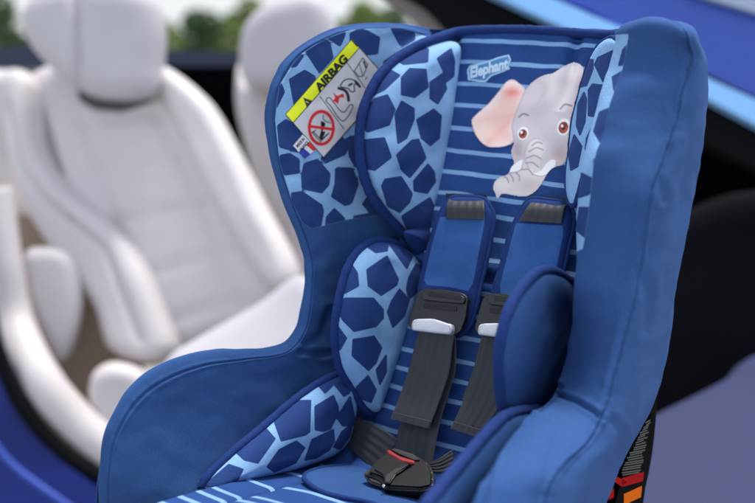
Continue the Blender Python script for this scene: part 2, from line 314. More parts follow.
def loft(name, G, mat, parent, attrs=None):
    ns, nc = G.shape[:2]; P = Wm(G).reshape(-1, 3)
    # soft cloth unevenness
    dv = np.roll(G, -1, 1)-np.roll(G, 1, 1); du = np.gradient(G, axis=0); nn = np.cross(du, dv); nn /= np.linalg.norm(nn, axis=2)[..., None]+1e-9
    nw = (nn[..., 0:1]*R_+nn[..., 1:2]*N_+nn[..., 2:3]*V_).reshape(-1, 3)
    w = np.array([noise.noise(Vector(p)*13)*.0021+noise.noise(Vector((p[0]*30, p[1]*30, p[2]*55)))*.0009+max(0, noise.noise(Vector((p[0]*22+p[2]*30, p[1]*22, p[2]*14-p[0]*20)))-.1)*.0022 for p in P])
    P = P+nw*w[:, None]
    q = proj(P); facing = (nw*(CAM-P)).sum(1) > 0
    if (nw*(P-P.mean(0))).sum() < 0: nw = -nw; facing = ~facing
    for pts, dep, w_ in CREASES:
        dd = segd(q, pts); P = P-nw*(facing*(dep*np.exp(-(dd/w_)**2)-dep*.35*np.exp(-((dd-2.2*w_)/w_)**2)))[:, None]
    F = gridfaces(ns, nc, False, True)
    c0 = len(P); P = np.concatenate([P, [P[:nc].mean(0)], [P[-nc:].mean(0)]])
    F += [(c0, (j+1) % nc, j) for j in range(nc)]+[(c0+1, (ns-1)*nc+j, (ns-1)*nc+(j+1) % nc) for j in range(nc)]
    return P, F
GR = dome(GR, h=.034); GL = dome(GL)
PL, FL = loft('l', GL, M_print, SEAT)
pxL = proj(PL)
REGL = [(440,42),(402,27.5),(352,29.5),(324,39),(297,57),(279,86),(275,120),(279.5,162),(292,202),(302,222),(311,229),(350,219),(390,214),(425,212),(440,190),(450,100)]
jj = np.tile(np.arange(NC), NS+9)/NC*11; jj = np.concatenate([jj, [0, 0]])
inner = (jj < 4.2)
regL = np.where(inner, np.minimum(sdf(pxL, REGL), 20), -20)
WL = obj('side_wing_cover', PL, FL, M_print, SEAT, attrs={'reg': regL, 'spot': np.where(inner, np.minimum(spotfield(pxL, G_WING), regL+.0), -20)})
PR, FR = loft('r', GR, M_print, SEAT)
pxR = proj(PR); jr = np.concatenate([np.tile(np.arange(NC+10), NS+9)/(NC+10)*12, [0, 0]])
innr = (jr < 3.05)
REGR = [(560,30),(600,36),(628,34),(640,30),(634,50),(622,85),(612,110),(603,140),(598,180),(592,205),(590,245),(560,260),(540,200)]
regR = np.where(innr, np.minimum(sdf(pxR, REGR), 20), -20)
WR = obj('side_wing_cover', PR, FR, M_print, SEAT, attrs={'reg': regR, 'spot': np.where(innr, np.minimum(spotfield(pxR, G_WINGR), regR), -20)})
# ---- shell back between the wings
def slab(name, prof, half, mat, parent, thick, nr=40, rnd=.02):
    """profile in (n,v) extruded across r with a rounded edge"""
    prof = arc(np.array(prof), 60); T = np.gradient(prof, axis=0); T /= np.linalg.norm(T, axis=1)[:, None]
    nn = np.stack([-T[:, 1], T[:, 0]], 1)
    vs = []
    loop = []
    for a in np.linspace(0, 2*math.pi, 40, endpoint=False):
        loop.append((math.copysign(abs(math.cos(a))**.35, math.cos(a))*half, math.copysign(abs(math.sin(a))**.6, math.sin(a))*thick/2))
    for i in range(len(prof)):
        for (rr, tt) in loop: vs.append(W(rr, prof[i, 0]+nn[i, 0]*tt, prof[i, 1]+nn[i, 1]*tt))
    k = len(prof); m = len(loop); F = gridfaces(k, m, False, True)+[tuple(range(m))[::-1], tuple((k-1)*m+j for j in range(m))]
    return obj(name, vs, F, mat, parent)
slab('back_shell_cover', [(-.07, .215), (-.07, 0), (-.07, -.3), (-.05, -.42), (.05, -.5), (.2, -.53)], .18, M_blue, SEAT, .1)
# ---- striped liner: backrest that bends into the seat
prof = arc(np.array([(-.022, .236), (-.006, .234), (0, .222), (0, .1), (0, 0), (0, -.1), (0, -.2), (0, -.3), (.004, -.345), (.04, -.382), (.1, -.397), (.2, -.414), (.3, -.432), (.36, -.45), (.38, -.49)]), 620)
sl = np.concatenate([[0], np.cumsum(np.linalg.norm(np.diff(prof, axis=0), axis=1))])
i0 = np.argmin(np.abs(prof[:, 1]-0)); s0 = sl[i0]; vv = s0-sl                      # vv equals v on the backrest and runs on along the seat
T = np.gradient(prof, axis=0); T /= np.linalg.norm(T, axis=1)[:, None]; pn = np.stack([-T[:, 1], T[:, 0]], 1)
rs_ = np.linspace(-.165, .15, 260)
def nv_at(n): i = np.argmax(prof[:, 0] >= n); return vv[i]
SV = [.215, .185, .154, .123, .091, .059, .029, -.0, -.023, -.053, -.081, -.126, -.157, -.187, -.217, -.243, -.269, -.297, -.326]+[nv_at(q) for q in (.052, .108, .182, .242, .27, .3, .33)]
LV = []; reg = []; cl = []
for i in range(len(prof)):
    v = vv[i]
    for r in rs_:
        puff = .006*math.sin(math.pi*min(1, max(0, (r+.115)/.24)))**.5 if -.115 < r < .125 else -.004
        seam = -.010*math.exp(-((r-.055-.02*v)/.008)**2)*min(1, max(0, (v-.125)/.04)) if True else 0
        seam += -.007*math.exp(-((r+.118)/.006)**2)
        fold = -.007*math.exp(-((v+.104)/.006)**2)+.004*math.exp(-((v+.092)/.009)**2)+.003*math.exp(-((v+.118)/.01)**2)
        nz_ = .0032*noise.noise(Vector((r*13, v*11, 3.)))+.0009*noise.noise(Vector((r*30, v*34, 9.)))
        h = puff+seam+fold+nz_
        LV.append(W(r, prof[i, 0]+pn[i, 0]*h, prof[i, 1]+pn[i, 1]*h))
        ww = .0029+(.0015 if v < -.36 else 0)+.0006*noise.noise(Vector((r*30, v*9, 0)))
        dd = min(abs(v+.0016*noise.noise(Vector((r*25, v*20, 5)))-s) for s in SV)
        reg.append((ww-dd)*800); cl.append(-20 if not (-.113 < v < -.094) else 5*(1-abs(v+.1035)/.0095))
nP, nR = len(prof), len(rs_); base = len(LV)
# underside
for i in range(nP):
    for r in rs_: LV.append(W(r, prof[i, 0]-pn[i, 0]*.014, prof[i, 1]-pn[i, 1]*.014)); reg.append(-20); cl.append(-20)
FF = gridfaces(nP, nR)+[f[::-1] for f in gridfaces(nP, nR, base=base)]
for i in range(nP-1):
    FF += [(i*nR, (i+1)*nR, base+(i+1)*nR, base+i*nR), (i*nR+nR-1, base+i*nR+nR-1, base+(i+1)*nR+nR-1, (i+1)*nR+nR-1)]
for j in range(nR-1):
    FF += [(j, base+j, base+j+1, j+1), ((nP-1)*nR+j, (nP-1)*nR+j+1, base+(nP-1)*nR+j+1, base+(nP-1)*nR+j)]
LINER = obj('striped_liner', LV, FF, M_stripe, SEAT, attrs={'reg': reg, 'spot': cl})
# ---- cushions
def cushion(name, outline, abc, H, mat, parent, spots=None, width=14., centre=None, ring=200, rows=70, side=-1, back=.4, wr=1., off=0., regin=None, power=.55, plane='r', seed=0., bumps=None, backspots=None):
    O2 = arc(np.array(outline, float), ring, True); c = np.array(centre if centre is not None else O2.mean(0), float)
    ss = np.linspace(0, 1, rows)**.85
    P2 = np.concatenate([c+s*(O2-c) for s in ss[1:]]+[[c]])
    pl = (lambda x, y: onpl(x, y, *abc)) if plane == 'r' else (lambda x, y: onN(x, y, *abc)) if plane == 'n' else (lambda x, y: onP(x, y, .009))
    L3 = np.array([pl(x, y) for x, y in P2])
    nv = np.array([1, -abc[1], -(abc[2] if len(abc) > 2 else 0)]) if plane == 'r' else np.array([0, 1, -(abc[1] if len(abc) > 1 else 0)])
    if plane == 'p': nv = np.array([0, .15, 1.])
    nv = nv/np.linalg.norm(nv)
    ctr = loc(CAM[None])[0]-L3.mean(0); 
    if nv@ctr < 0: nv = -nv
    d = np.maximum(sdf(P2, O2), 0); u = np.clip(d/width, 0, 1); h = H*(1-(1-u)**2)**power
    w = np.array([noise.noise(Vector((p[0]*14, p[1]*14, p[2]*14+seed)))*.0035+noise.noise(Vector((p[0]*38, p[1]*38, p[2]*38+seed)))*.0013 for p in L3])*wr*u
    if bumps:
        for (bx, by, br, bh) in bumps: w = w+bh*np.exp(-((P2[:, 0]-bx)**2+(P2[:, 1]-by)**2)/br**2)
    top = L3+nv*(h+w+off)[:, None]; bot = L3-nv*(h*back-off)[:, None]
    k = ring; n = rows-1
    F = []
    def faces(base, flip):
        f = gridfaces(n, k, False, True, base)+[(base+n*k, base+(j+1) % k, base+j) for j in range(k)]
        return [q[::-1] for q in f] if flip else f
    # share the rim
    nb = len(top); V3 = np.concatenate([top, bot]); V3[(n-1)*k:n*k] = L3[(n-1)*k:n*k]+nv*off; V3[nb+(n-1)*k:nb+n*k] = V3[(n-1)*k:n*k]-nv*.0005
    F = faces(0, False)+faces(nb, True)+[((n-1)*k+j, (n-1)*k+(j+1) % k, nb+(n-1)*k+(j+1) % k, nb+(n-1)*k+j) for j in range(k)]
    Pw = Wm(V3); px = np.concatenate([proj(Pw[:nb]), proj(Pw[:nb])])
    at = None
    if spots is not None:
        at = {'reg': np.concatenate([np.full(nb, 20.), np.full(nb, -20.)]), 'spot': np.concatenate([spotfield(px[:nb], spots), np.full(nb, -20.)])}
    elif regin is not None:
        at = {'reg': regin(px), 'spot': np.full(2*nb, -20.)}
    if backspots is not None:
        at = {'reg': np.concatenate([np.full(nb, -20.), np.full(nb, 20.)]), 'spot': np.concatenate([np.full(nb, -20.), spotfield(px[nb:], backspots)])}
    o = obj(name, Pw, F, mat, parent, attrs=at)
    rim = Wm(L3[(n-1)*k:n*k]+nv*off)
    return o, rim, nv
def piping(outline_rim, rad, parent, wr=.1, sel=None, name='piping'):
    P = outline_rim
    if sel is not None: 
        k = len(P); i0, i1 = int(sel[0]*k), int(sel[1]*k)
        P = np.array([P[i % k] for i in range(i0, i1)]); return tube(name, P[::3], rad, M_pipe, parent, closed=False, wr=wr, res=260)
    return tube(name, P[::3], rad, M_pipe, parent, closed=True, wr=wr, res=420)
HL_O = [(452,42),(440,42),(418,50),(397,62),(380,80),(368,106),(363,131),(364,160),(372,188),(386,210),(401,226),(414,240),(422,244),(428,228),(430,212),(436,190),(442,160),(446,130),(450,100),(454,72),(456,52)]
HL, rimHL, _ = cushion('head_bolster', HL_O, (-.118, -.3), .028, M_print, SEAT, G_HEAD, width=17, centre=(412,130), seed=1., bumps=[(388,172,7,-.004),(372,132,8,-.003)])
BL_O = [(392,243),(378,241),(368,244),(356,254),(347,270),(341,291),(337,312),(335,330),(336,350),(340,368),(350,385),(362,404),(374,412),(382,395),(389,375),(397,352),(406,325),(414,303),(420,285),(420,268),(408,252)]
BL, rimBL, _ = cushion('side_bolster', BL_O, (-.112, -.28), .026, M_print, SEAT, G_SIDE, width=20, centre=(372,325), seed=2.)
AL_O = [(202,487),(210,474),(234,451),(263,427),(292,402),(316,385),(334,376),(346,374),(352,384),(354,402),(350,425),(344,442),(330,455),(305,465),(280,472),(245,480),(215,488)]
AL, rimAL, _ = cushion('arm_pad', AL_O, (-.135, -.25), .026, M_print, SEAT, G_ARM, width=20, centre=(295,430), seed=3.)
HR_O = [(612,38),(601,44),(592,57),(585,76),(579,98),(573,122),(570,150),(567,175),(568,196),(574,206),(580,190),(586,165),(594,136),(602,108),(609,80),(615,58),(620,44)]
HR, rimHR, _ = cushion('head_bolster', HR_O, (.066, .95), .007, M_print, SEAT, G_HEADR, width=9, centre=(592,110), seed=4., back=2.5, wr=.4)
# right side bolster and arm pad: their plain backs face the camera
BR_O = [(541,271),(527,281),(514,299),(505,320),(500,343),(498,367),(500,390),(503,407),(515,411),(535,408),(556,398),(574,380),(582,340),(580,300),(570,283),(557,273)]
BR, rimBR, _ = cushion('side_bolster', BR_O, (.132, .05), .013, M_print, SEAT, None, width=24, centre=(538,340), seed=5., back=1.35, backspots=[[(x+150, y+22) for x, y in q] for q in G_SIDE])
AR_O = [(527,410),(505,416),(484,436),(462,462),(440,488),(424,512),(440,545),(480,540),(515,500),(545,450),(552,420),(540,410)]
AR, rimAR, _ = cushion('arm_pad', AR_O, (.14, .08), .014, M_blue, SEAT, None, width=22, centre=(498,465), seed=6., back=1.3)
for rim, par, rad in ((rimBL, BL, .006), (rimAL, AL, .0058), (rimBR, BR, .0062), (rimAR, AR, .0062)):
    piping(rim, rad, par)
piping(rimHR, .0035, HR, wr=.2)
# the wide binding that runs round the head bolster and on along the top of the back
tp = [onpl(428,252,-.118,-.3), onpl(412,243,-.118,-.3), onpl(396,226,-.118,-.3), onpl(381,209,-.118,-.3), onpl(368,188,-.118,-.3), onpl(360.5,160,-.118,-.3), onpl(359.5,131,-.118,-.3), onpl(364.5,105,-.118,-.3), onpl(377,79,-.118,-.3), onpl(395,60,-.118,-.3), onpl(417,46,-.118,-.3), onpl(438,38,-.118,-.25),
      onN(458,32,.004), onN(490,30,.004), onN(525,30,.004), onN(560,32,.004), onN(588,34,.004), onN(606,35,.004), onN(620,34,-.01)]
tube('head_binding', Wm(np.array(tp)), .0066, M_pipe, SEAT, wr=.1, res=520, n=12)
# small tucks of cloth between head bolster and shoulder pad
tuck, _, _ = cushion('cloth_tuck', [(404,232),(420,226),(436,205),(440,222),(434,250),(428,262),(412,250)], (-.1, -.1), .012, M_pipe, SEAT, None, width=10, seed=7.)
# ---- shoulder pads, webbing, clips
def padreg(innerpoly):
    return lambda px: -sdf(px, innerpoly)
PADL = [(452,198),(468,197),(484,199),(491,208),(494,218),(491,240),(486,264),(481,285),(476,308),(470,326),(458,336),(440,334),(425,318),(419,298),(424,268),(430,244),(436,224),(443,208)]
PADR = [(531,199),(548,200),(566,203),(573,213),(573,228),(568,250),(560,290),(553,330),(545,350),(520,350),(500,330),(490,318),(494,290),(501,266),(508,240),(514,224),(522,208)]
padL, rimPL, _ = cushion('shoulder_pad', PADL, (.028, 0.), .009, M_pad, SEAT, None, width=9, centre=(457,262), plane='n', regin=padreg([(440,217),(485,217.5),(484,225),(473,283),(468,291),(450,287),(427,285),(424,280),(433,240)]), seed=8.)
padR, rimPR, _ = cushion('shoulder_pad', PADR, (.028, 0.), .009, M_pad, SEAT, None, width=9, centre=(535,270), plane='n', regin=padreg([(516,223),(563,226),(563,235),(555,275),(545,330),(515,330),(501,297),(500,285),(510,245)]), seed=9.)
piping(rimPL, .003, padL, wr=.15); piping(rimPR, .003, padR, wr=.15)
def ribbon(name, rows, mat, parent, thick=.0014, na=24, nl=120, wave=0.):
    """rows: (left local xyz, right local xyz)"""
    A = arc(np.array([np.concatenate([a, b]) for a, b in rows]), nl)
    L = A[:, :3]; Rr = A[:, 3:]; top = []; ac = []; al = []
    mid = (L+Rr)/2; s = np.concatenate([[0], np.cumsum(np.linalg.norm(np.diff(mid, axis=0), axis=1))])
    T = np.gradient(mid, axis=0); nrm = np.cross(Rr-L, T); nrm /= np.linalg.norm(nrm, axis=1)[:, None]
    if (nrm.mean(0)@(loc(CAM[None])[0]-mid.mean(0))) < 0: nrm = -nrm
    for i in range(nl):
        for j in range(na):
            t = j/(na-1); edge = min(t, 1-t)*(na-1)
            sag = wave*math.sin(t*9+s[i]*30)*.5
            top.append(L[i]*(1-t)+Rr[i]*t+nrm[i]*(thick*.5*(1 if edge >= 1 else .5)+sag)); ac.append(t); al.append(s[i])
    nb = len(top)
    for i in range(nl):
        for j in range(na):
            t = j/(na-1); sag = wave*math.sin(t*9+s[i]*30)*.5
            top.append(L[i]*(1-t)+Rr[i]*t+nrm[i]*(-thick*.5+sag)); ac.append(t); al.append(s[i])
    F = gridfaces(nl, na)+[f[::-1] for f in gridfaces(nl, na, base=nb)]
    for i in range(nl-1): F += [(i*na, (i+1)*na, nb+(i+1)*na, nb+i*na), (i*na+na-1, nb+i*na+na-1, nb+(i+1)*na+na-1, (i+1)*na+na-1)]
    for j in range(na-1): F += [(j, nb+j, nb+j+1, j+1), ((nl-1)*na+j, (nl-1)*na+j+1, nb+(nl-1)*na+j+1, nb+(nl-1)*na+j)]
    return obj(name, Wm(np.array(top)), F, mat, parent, attrs={'across': ac, 'along': al})
def rN(l, r, nl, nr=None): return (onN(*l, nl), onN(*r, nr if nr is not None else nl))
# webbing over the top of each pad (comes from the slot in the liner)
ribbon('harness_strap', [rN((450,197),(483,198),.004), rN((449,199),(484,200),.03), rN((447,206),(484,207),.041), rN((446,218.5),(484,219.5),.0405)], M_web, SEAT)
ribbon('harness_strap', [rN((533,199),(566,202),.004), rN((532,201),(567,204),.03), rN((527,208),(564,210),.041), rN((519,221),(562,223.5),.0405)], M_web, SEAT)
# slot openings
for px4 in ([(447,194),(487,195.5),(487,198.5),(447,197)], [(530,196),(570,198.5),(570,201.5),(530,199)]):
    q = [onN(x, y, .0125) for x, y in px4]; q2 = [p+np.array([0, .004, 0]) for p in q]
    obj('strap_slot', Wm(np.array(q+q2)), [(0,1,2,3),(7,6,5,4),(0,4,5,1),(1,5,6,2),(2,6,7,3),(3,7,4,0)], M_dark, SEAT, smooth=False)
# long lower webbing behind, then the doubled tail in front
ribbon('lower_strap', [rN((425,325),(455,330),.036), rN((418,370),(455,371),.034), rN((405,410),(443,412),.036), rN((398,432),(437,436),.04), rN((394,452),(433,458),.043), rN((391,462),(431,468),.045)], M_web, SEAT)
ribbon('strap_tail', [rN((420,326),(455,333),.048), rN((415,345),(452,350),.046), rN((408,372),(448,376),.046), rN((399,398),(438,405),.048), rN((391,418),(429,428),.053)], M_web, SEAT, wave=.001)
ribbon('lower_strap', [rN((482,335),(510,338),.03), rN((473,370),(503,374),.03), rN((462,400),(494,405),.03)], M_web, SEAT)
ribbon('strap_tail', [rN((484,335),(512,338),.04), rN((478,362),(512,366),.04), rN((466,395),(502,402),.042), rN((451,428),(478,437),.046)], M_web, SEAT, wave=.001)
def hem(l1, r1, l2, r2, n):
    ribbon('strap_hem', [rN(l1, r1, n), rN(l2, r2, n)], M_web, SEAT, thick=.004, nl=12)
hem((393.5,412),(431,421),(391,419),(429,429),.055)
hem((454,421),(481,429.5),(450.5,429),(478,438),.048)
def extr(name, poly, n0, n1, mat, parent, bev=.0015, k=0.):
    """solid plate: outline given on the plane n = n0, thickness to n1"""
    bm = bmesh.new(); L = [onN(x, y, n0, k) for x, y in poly]
    b = [bm.verts.new(Wm(p)) for p in L]; t = [bm.verts.new(Wm(p+np.array([0, n1-n0, 0]))) for p in L]
    m = len(L)
    bm.faces.new(t); bm.faces.new(b[::-1])
    for i in range(m): bm.faces.new((b[i], b[(i+1) % m], t[(i+1) % m], t[i]))
    bmesh.ops.recalc_face_normals(bm, faces=bm.faces)
    if bev: bmesh.ops.bevel(bm, geom=list(bm.edges), offset=bev, segments=3, affect='EDGES', profile=.6)
    me = bpy.data.meshes.new(name); bm.to_mesh(me); bm.free(); me.polygons.foreach_set('use_smooth', [True]*len(me.polygons))
    me.materials.append(mat); o = bpy.data.objects.new(name, me); COL.objects.link(o); o.parent = parent
    try: me.set_sharp_from_angle(angle=math.radians(35))
    except Exception: pass
    return o
def rpoly(pts, rad=2., n=4):
    """round the corners of a pixel polygon"""
    out = []; P = [np.array(p, float) for p in pts]; k = len(P)
    for i in range(k):
        a, b, c = P[i-1], P[i], P[(i+1) % k]; u = a-b; w = c-b; r = min(rad, np.linalg.norm(u)*.45, np.linalg.norm(w)*.45)
        u = u/np.linalg.norm(u)*r; w = w/np.linalg.norm(w)*r
        for t in np.linspace(0, 1, n): out.append(tuple((1-t)**2*(b+u)+2*t*(1-t)*b+t*t*(b+w)))
    return out
def cl_px(x, y): return (400+x/6.283, 270+y/6.283)
def clip(off, name='adjuster_clip', parent=SEAT):
    f = lambda pts: [(cl_px(x, y)[0]+off[0], cl_px(x, y)[1]+off[1]) for x, y in pts]
    root = extr(name, rpoly(f([(150,125),(270,128),(410,150),(445,180),(430,300),(400,390),(355,415),(110,390),(70,360),(78,310),(120,160)]), 3), .040, .049, M_clip, parent, .0016)
    extr('upper_bar', rpoly(f([(140,150),(180,128),(400,165),(420,185),(412,215),(280,205),(150,190)]), 2), .0475, .0535, M_clip, root, .0012)
    extr('slot', rpoly(f([(185,130),(385,158),(385,190),(180,165)]), 1), .0515, .0545, M_dark, root, .0004)
    extr('slot', rpoly(f([(158,212),(363,232),(360,262),(152,240)]), 1), .0472, .0502, M_dark, root, .0004)
    extr('release_tongue', rpoly(f([(130,315),(230,312),(345,350),(352,375),(342,412),(240,402),(100,385),(95,360),(105,325)]), 4, 5), .046, .0585, M_white, root, .0028)
    return root
clip((0, 0)); clip((66, 4.5))
# ---- crotch buckle, crotch pad, lap straps
PANL = (.0, .0)
def onP(x, y, h=0.):
    """photo pixel on the seat pan (raised by h)"""
    nn = V_*1+N_*.15; pt = W(0, 0, -.385+h); d = ray(x, y); return loc(CAM+d*(((pt-CAM)@nn)/(d@nn)))
def panslab(name, poly, h0, h1, mat, parent, bev=.003, top=None):
    bm = bmesh.new(); L = [onP(x, y, h1) for x, y in poly]
    t = [bm.verts.new(Wm(p)) for p in L]; b = [bm.verts.new(Wm(p-np.array([0, 0, h1-h0]))) for p in L]; m = len(L)
    bm.faces.new(t); bm.faces.new(b[::-1])
    for i in range(m): bm.faces.new((b[i], b[(i+1) % m], t[(i+1) % m], t[i]))
    bmesh.ops.recalc_face_normals(bm, faces=bm.faces)
    if bev: bmesh.ops.bevel(bm, geom=list(bm.edges), offset=bev, segments=3, affect='EDGES')
    me = bpy.data.meshes.new(name); bm.to_mesh(me); bm.free(); me.polygons.foreach_set('use_smooth', [True]*len(me.polygons)); me.materials.append(mat)
    try: me.set_sharp_from_angle(angle=math.radians(40))
    except Exception: pass
    o = bpy.data.objects.new(name, me); COL.objects.link(o); o.parent = parent; return o
def tplate(name, poly, c, k, h, mat, parent, bev=.003, lift=0.):
    """solid plate whose front face lies on n = c + k (v + .36) and shows the given outline"""
    nv = np.array([0, 1, -k]); nv = nv/np.linalg.norm(nv)
    bm = bmesh.new(); L = [onN(x, y, c+k*.36, k)+nv*0 for x, y in poly]
    t = [bm.verts.new(Wm(p+nv*lift)) for p in L]; b = [bm.verts.new(Wm(p+nv*(lift-h))) for p in L]; m = len(L)
    bm.faces.new(t); bm.faces.new(b[::-1])
    for i in range(m): bm.faces.new((b[i], b[(i+1) % m], t[(i+1) % m], t[i]))
    bmesh.ops.recalc_face_normals(bm, faces=bm.faces)
    if bev: bmesh.ops.bevel(bm, geom=list(bm.edges), offset=bev, segments=3, affect='EDGES')
    me = bpy.data.meshes.new(name); bm.to_mesh(me); bm.free(); me.polygons.foreach_set('use_smooth', [True]*len(me.polygons)); me.materials.append(mat)
    try: me.set_sharp_from_angle(angle=math.radians(40))
    except Exception: pass
    o = bpy.data.objects.new(name, me); COL.objects.link(o); o.parent = parent; return o
cp, rimCP, _ = cushion('crotch_pad', [(304,478),(312,471),(332,467),(360,465),(385,466),(410,478),(440,484),(468,496),(480,520),(440,530),(400,515),(370,503),(340,497),(318,490)], (0, 0), .004, M_blue, SEAT, None, width=8, centre=(395,490), plane='p', back=1.5, seed=11., regin=lambda px: np.full(len(px), -20.))
piping(rimCP, .0032, cp)
bk = tplate('harness_buckle', rpoly([(366,473),(374,460),(388,450),(397,448),(418,454),(430,463),(434,473),(433,486),(420,489),(384,487),(381,478)], 3), .106, -1., .026, M_black, SEAT, .004)
tplate('button_cover', rpoly([(378,461),(387,453.5),(398,460),(413,466),(404,470),(392,479),(386,484),(383,475),(374,470)], 2), .106, -1., .002, M_black, bk, .0008, lift=.0018)
tplate('release_button', rpoly([(387,451.6),(390,451),(399,457),(415,462),(414,465),(402,462.5),(389,455)], 1), .106, -1., .003, M_red, bk, .001, lift=.0028)
tplate('button_ridge', rpoly([(390,450),(396,449.5),(414,455),(420,461),(414,461),(400,455)], 1), .106, -1., .003, M_dark, bk, .0005, lift=.002)
tplate('buckle_rim', rpoly([(385,484),(387,476),(396,470),(412,465),(404,471),(396,476),(390,485)], 1), .106, -1., .003, M_clip, bk, .001, lift=.0035)
tplate('buckle_rivet', rpoly([(382.5,485),(385,485),(385,488),(382.5,488)], 1), .108, -1., .003, M_chrome, bk, .0004, lift=.002)
tplate('buckle_tongue', rpoly([(363,473),(369,467),(384,474),(383,486),(370,482)], 2), .098, -1., .008, M_clip, SEAT, .002)
ribbon('lap_strap', [rN((347,446),(353,416),.01), rN((356,454),(367,421),.022), rN((366,463),(384,430),.034), rN((374,472),(399,440),.04)], M_web, SEAT)
ribbon('lap_strap', [rN((428,472),(430,462),.07), rN((440,474),(440,458),.065), rN((455,470),(452,450),.05)], M_web, SEAT)
# ------------------------------------------------------------------ printed elephant, tag, stickers
def bvh_of(o):
    me = o.data; return BVHTree.FromPolygons([v.co.copy() for v in me.vertices], [tuple(p.vertices) for p in me.polygons])
camv = Vector(CAM)
def drop(bv, x, y, lift):
    d = Vector(ray(x, y)).normalized(); h, nrm, i, dist = bv.ray_cast(camv, d)
    if h is None: return None
    if nrm.dot(d) > 0: nrm = -nrm
    return h+nrm*lift
bvLiner = bvh_of(LINER); bvWL = bvh_of(WL)
def decal(name, bv, x0, y0, x1, y1, step, shape, painter, mat, parent, lift=.0008, frame=None):
    """dense cloth patch: shape(px)->sdf, painter(px)->colour; lies on the surface it is printed on"""
    xs = np.arange(x0, x1+step, step); ys = np.arange(y0, y1+step, step)
    X, Y = np.meshgrid(xs, ys); P = np.stack([X.ravel(), Y.ravel()], 1)
    Q = P if frame is None else frame(P)
    s = shape(Q); keep = s > -step*1.0
    idx = -np.ones(len(P), int); V3 = []; K = []
    for i in np.nonzero(keep)[0]:
        q = Q[i]; h = drop(bv, q[0], q[1], lift)
        if h is None: continue
        idx[i] = len(V3); V3.append(h); K.append(i)
    nx = len(xs); F = []
    for a in range(len(ys)-1):
        for b in range(nx-1):
            q = (idx[a*nx+b], idx[a*nx+b+1], idx[(a+1)*nx+b+1], idx[(a+1)*nx+b])
            if min(q) >= 0: F.append(q)
    col = painter(Q[K])
    return obj(name, V3, F, mat, parent, cols=col)
def lin(c): return np.array(srgb(*c)[:3])
class Paint:
    def __init__(s, P): s.P = P; s.C = np.zeros((len(P), 3))+lin((200, 195, 195))
    def mix(s, m, c): s.C = s.C*(1-m[:, None])+(np.asarray(c) if np.ndim(c) == 2 else lin(c)[None])*m[:, None]
    def poly(s, pts, c, soft=.5, smooth=True, alpha=1.):
        q = arc(np.array(pts, float), 80, True) if smooth else np.array(pts, float)
        s.mix(alpha*np.clip(sdf(s.P, q)/soft*.5+.5, 0, 1), c)
    def line(s, pts, c, w=.6, soft=.4, smooth=True, alpha=1.):
        q = arc(np.array(pts, float), 30) if smooth and len(pts) > 2 else np.array(pts, float)
        s.mix(alpha*np.clip((w-segd(s.P, q))/soft*.5+.5, 0, 1), c)
    def blob(s, c, r, col, alpha=1.):
        d = np.hypot((s.P[:, 0]-c[0])/r[0], (s.P[:, 1]-c[1])/r[1]); s.mix(alpha*np.exp(-d**2), col)
    def ell(s, c, r, col, ang=0., soft=.5):
        ca, sa = math.cos(ang), math.sin(ang); dx = s.P[:, 0]-c[0]; dy = s.P[:, 1]-c[1]
        u = (dx*ca+dy*sa)/r[0]; v = (-dx*sa+dy*ca)/r[1]; s.mix(np.clip((1-np.hypot(u, v))*min(r)/soft*.5+.5, 0, 1), col)
def e1(x, y): return (460+x/5.03, 50+y/5.03)
def e2(x, y): return (460+x/5.03, 120+y/5.03)
EAR = [e1(*p) for p in [(328,205),(300,170),(265,150),(235,162),(200,205),(150,265),(95,315),(65,345),(62,372),(80,425),(110,465),(145,487),(200,488),(245,478),(272,455),(262,400),(268,360),(300,270)]]
HEAD = [e1(*p) for p in [(330,205),(372,158),(420,130),(470,118),(520,85),(565,66),(600,72),(619,95),(615,150),(590,230),(575,280),(563,350),(557,420)]]+[e2(*p) for p in [(550,110),(545,180),(520,222),(490,232),(455,250),(430,285),(400,335),(360,372),(320,384),(270,378),(215,370),(190,395),(180,370),(170,345),(178,310),(205,288),(240,275),(262,235),(275,215),(262,180),(262,150),(275,110),(268,60)]]+[e1(*p) for p in [(262,400),(268,355),(300,270)]]
def eshape(Q): return np.maximum(sdf(Q, arc(np.array(EAR), 140, True)), sdf(Q, arc(np.array(HEAD), 260, True)))
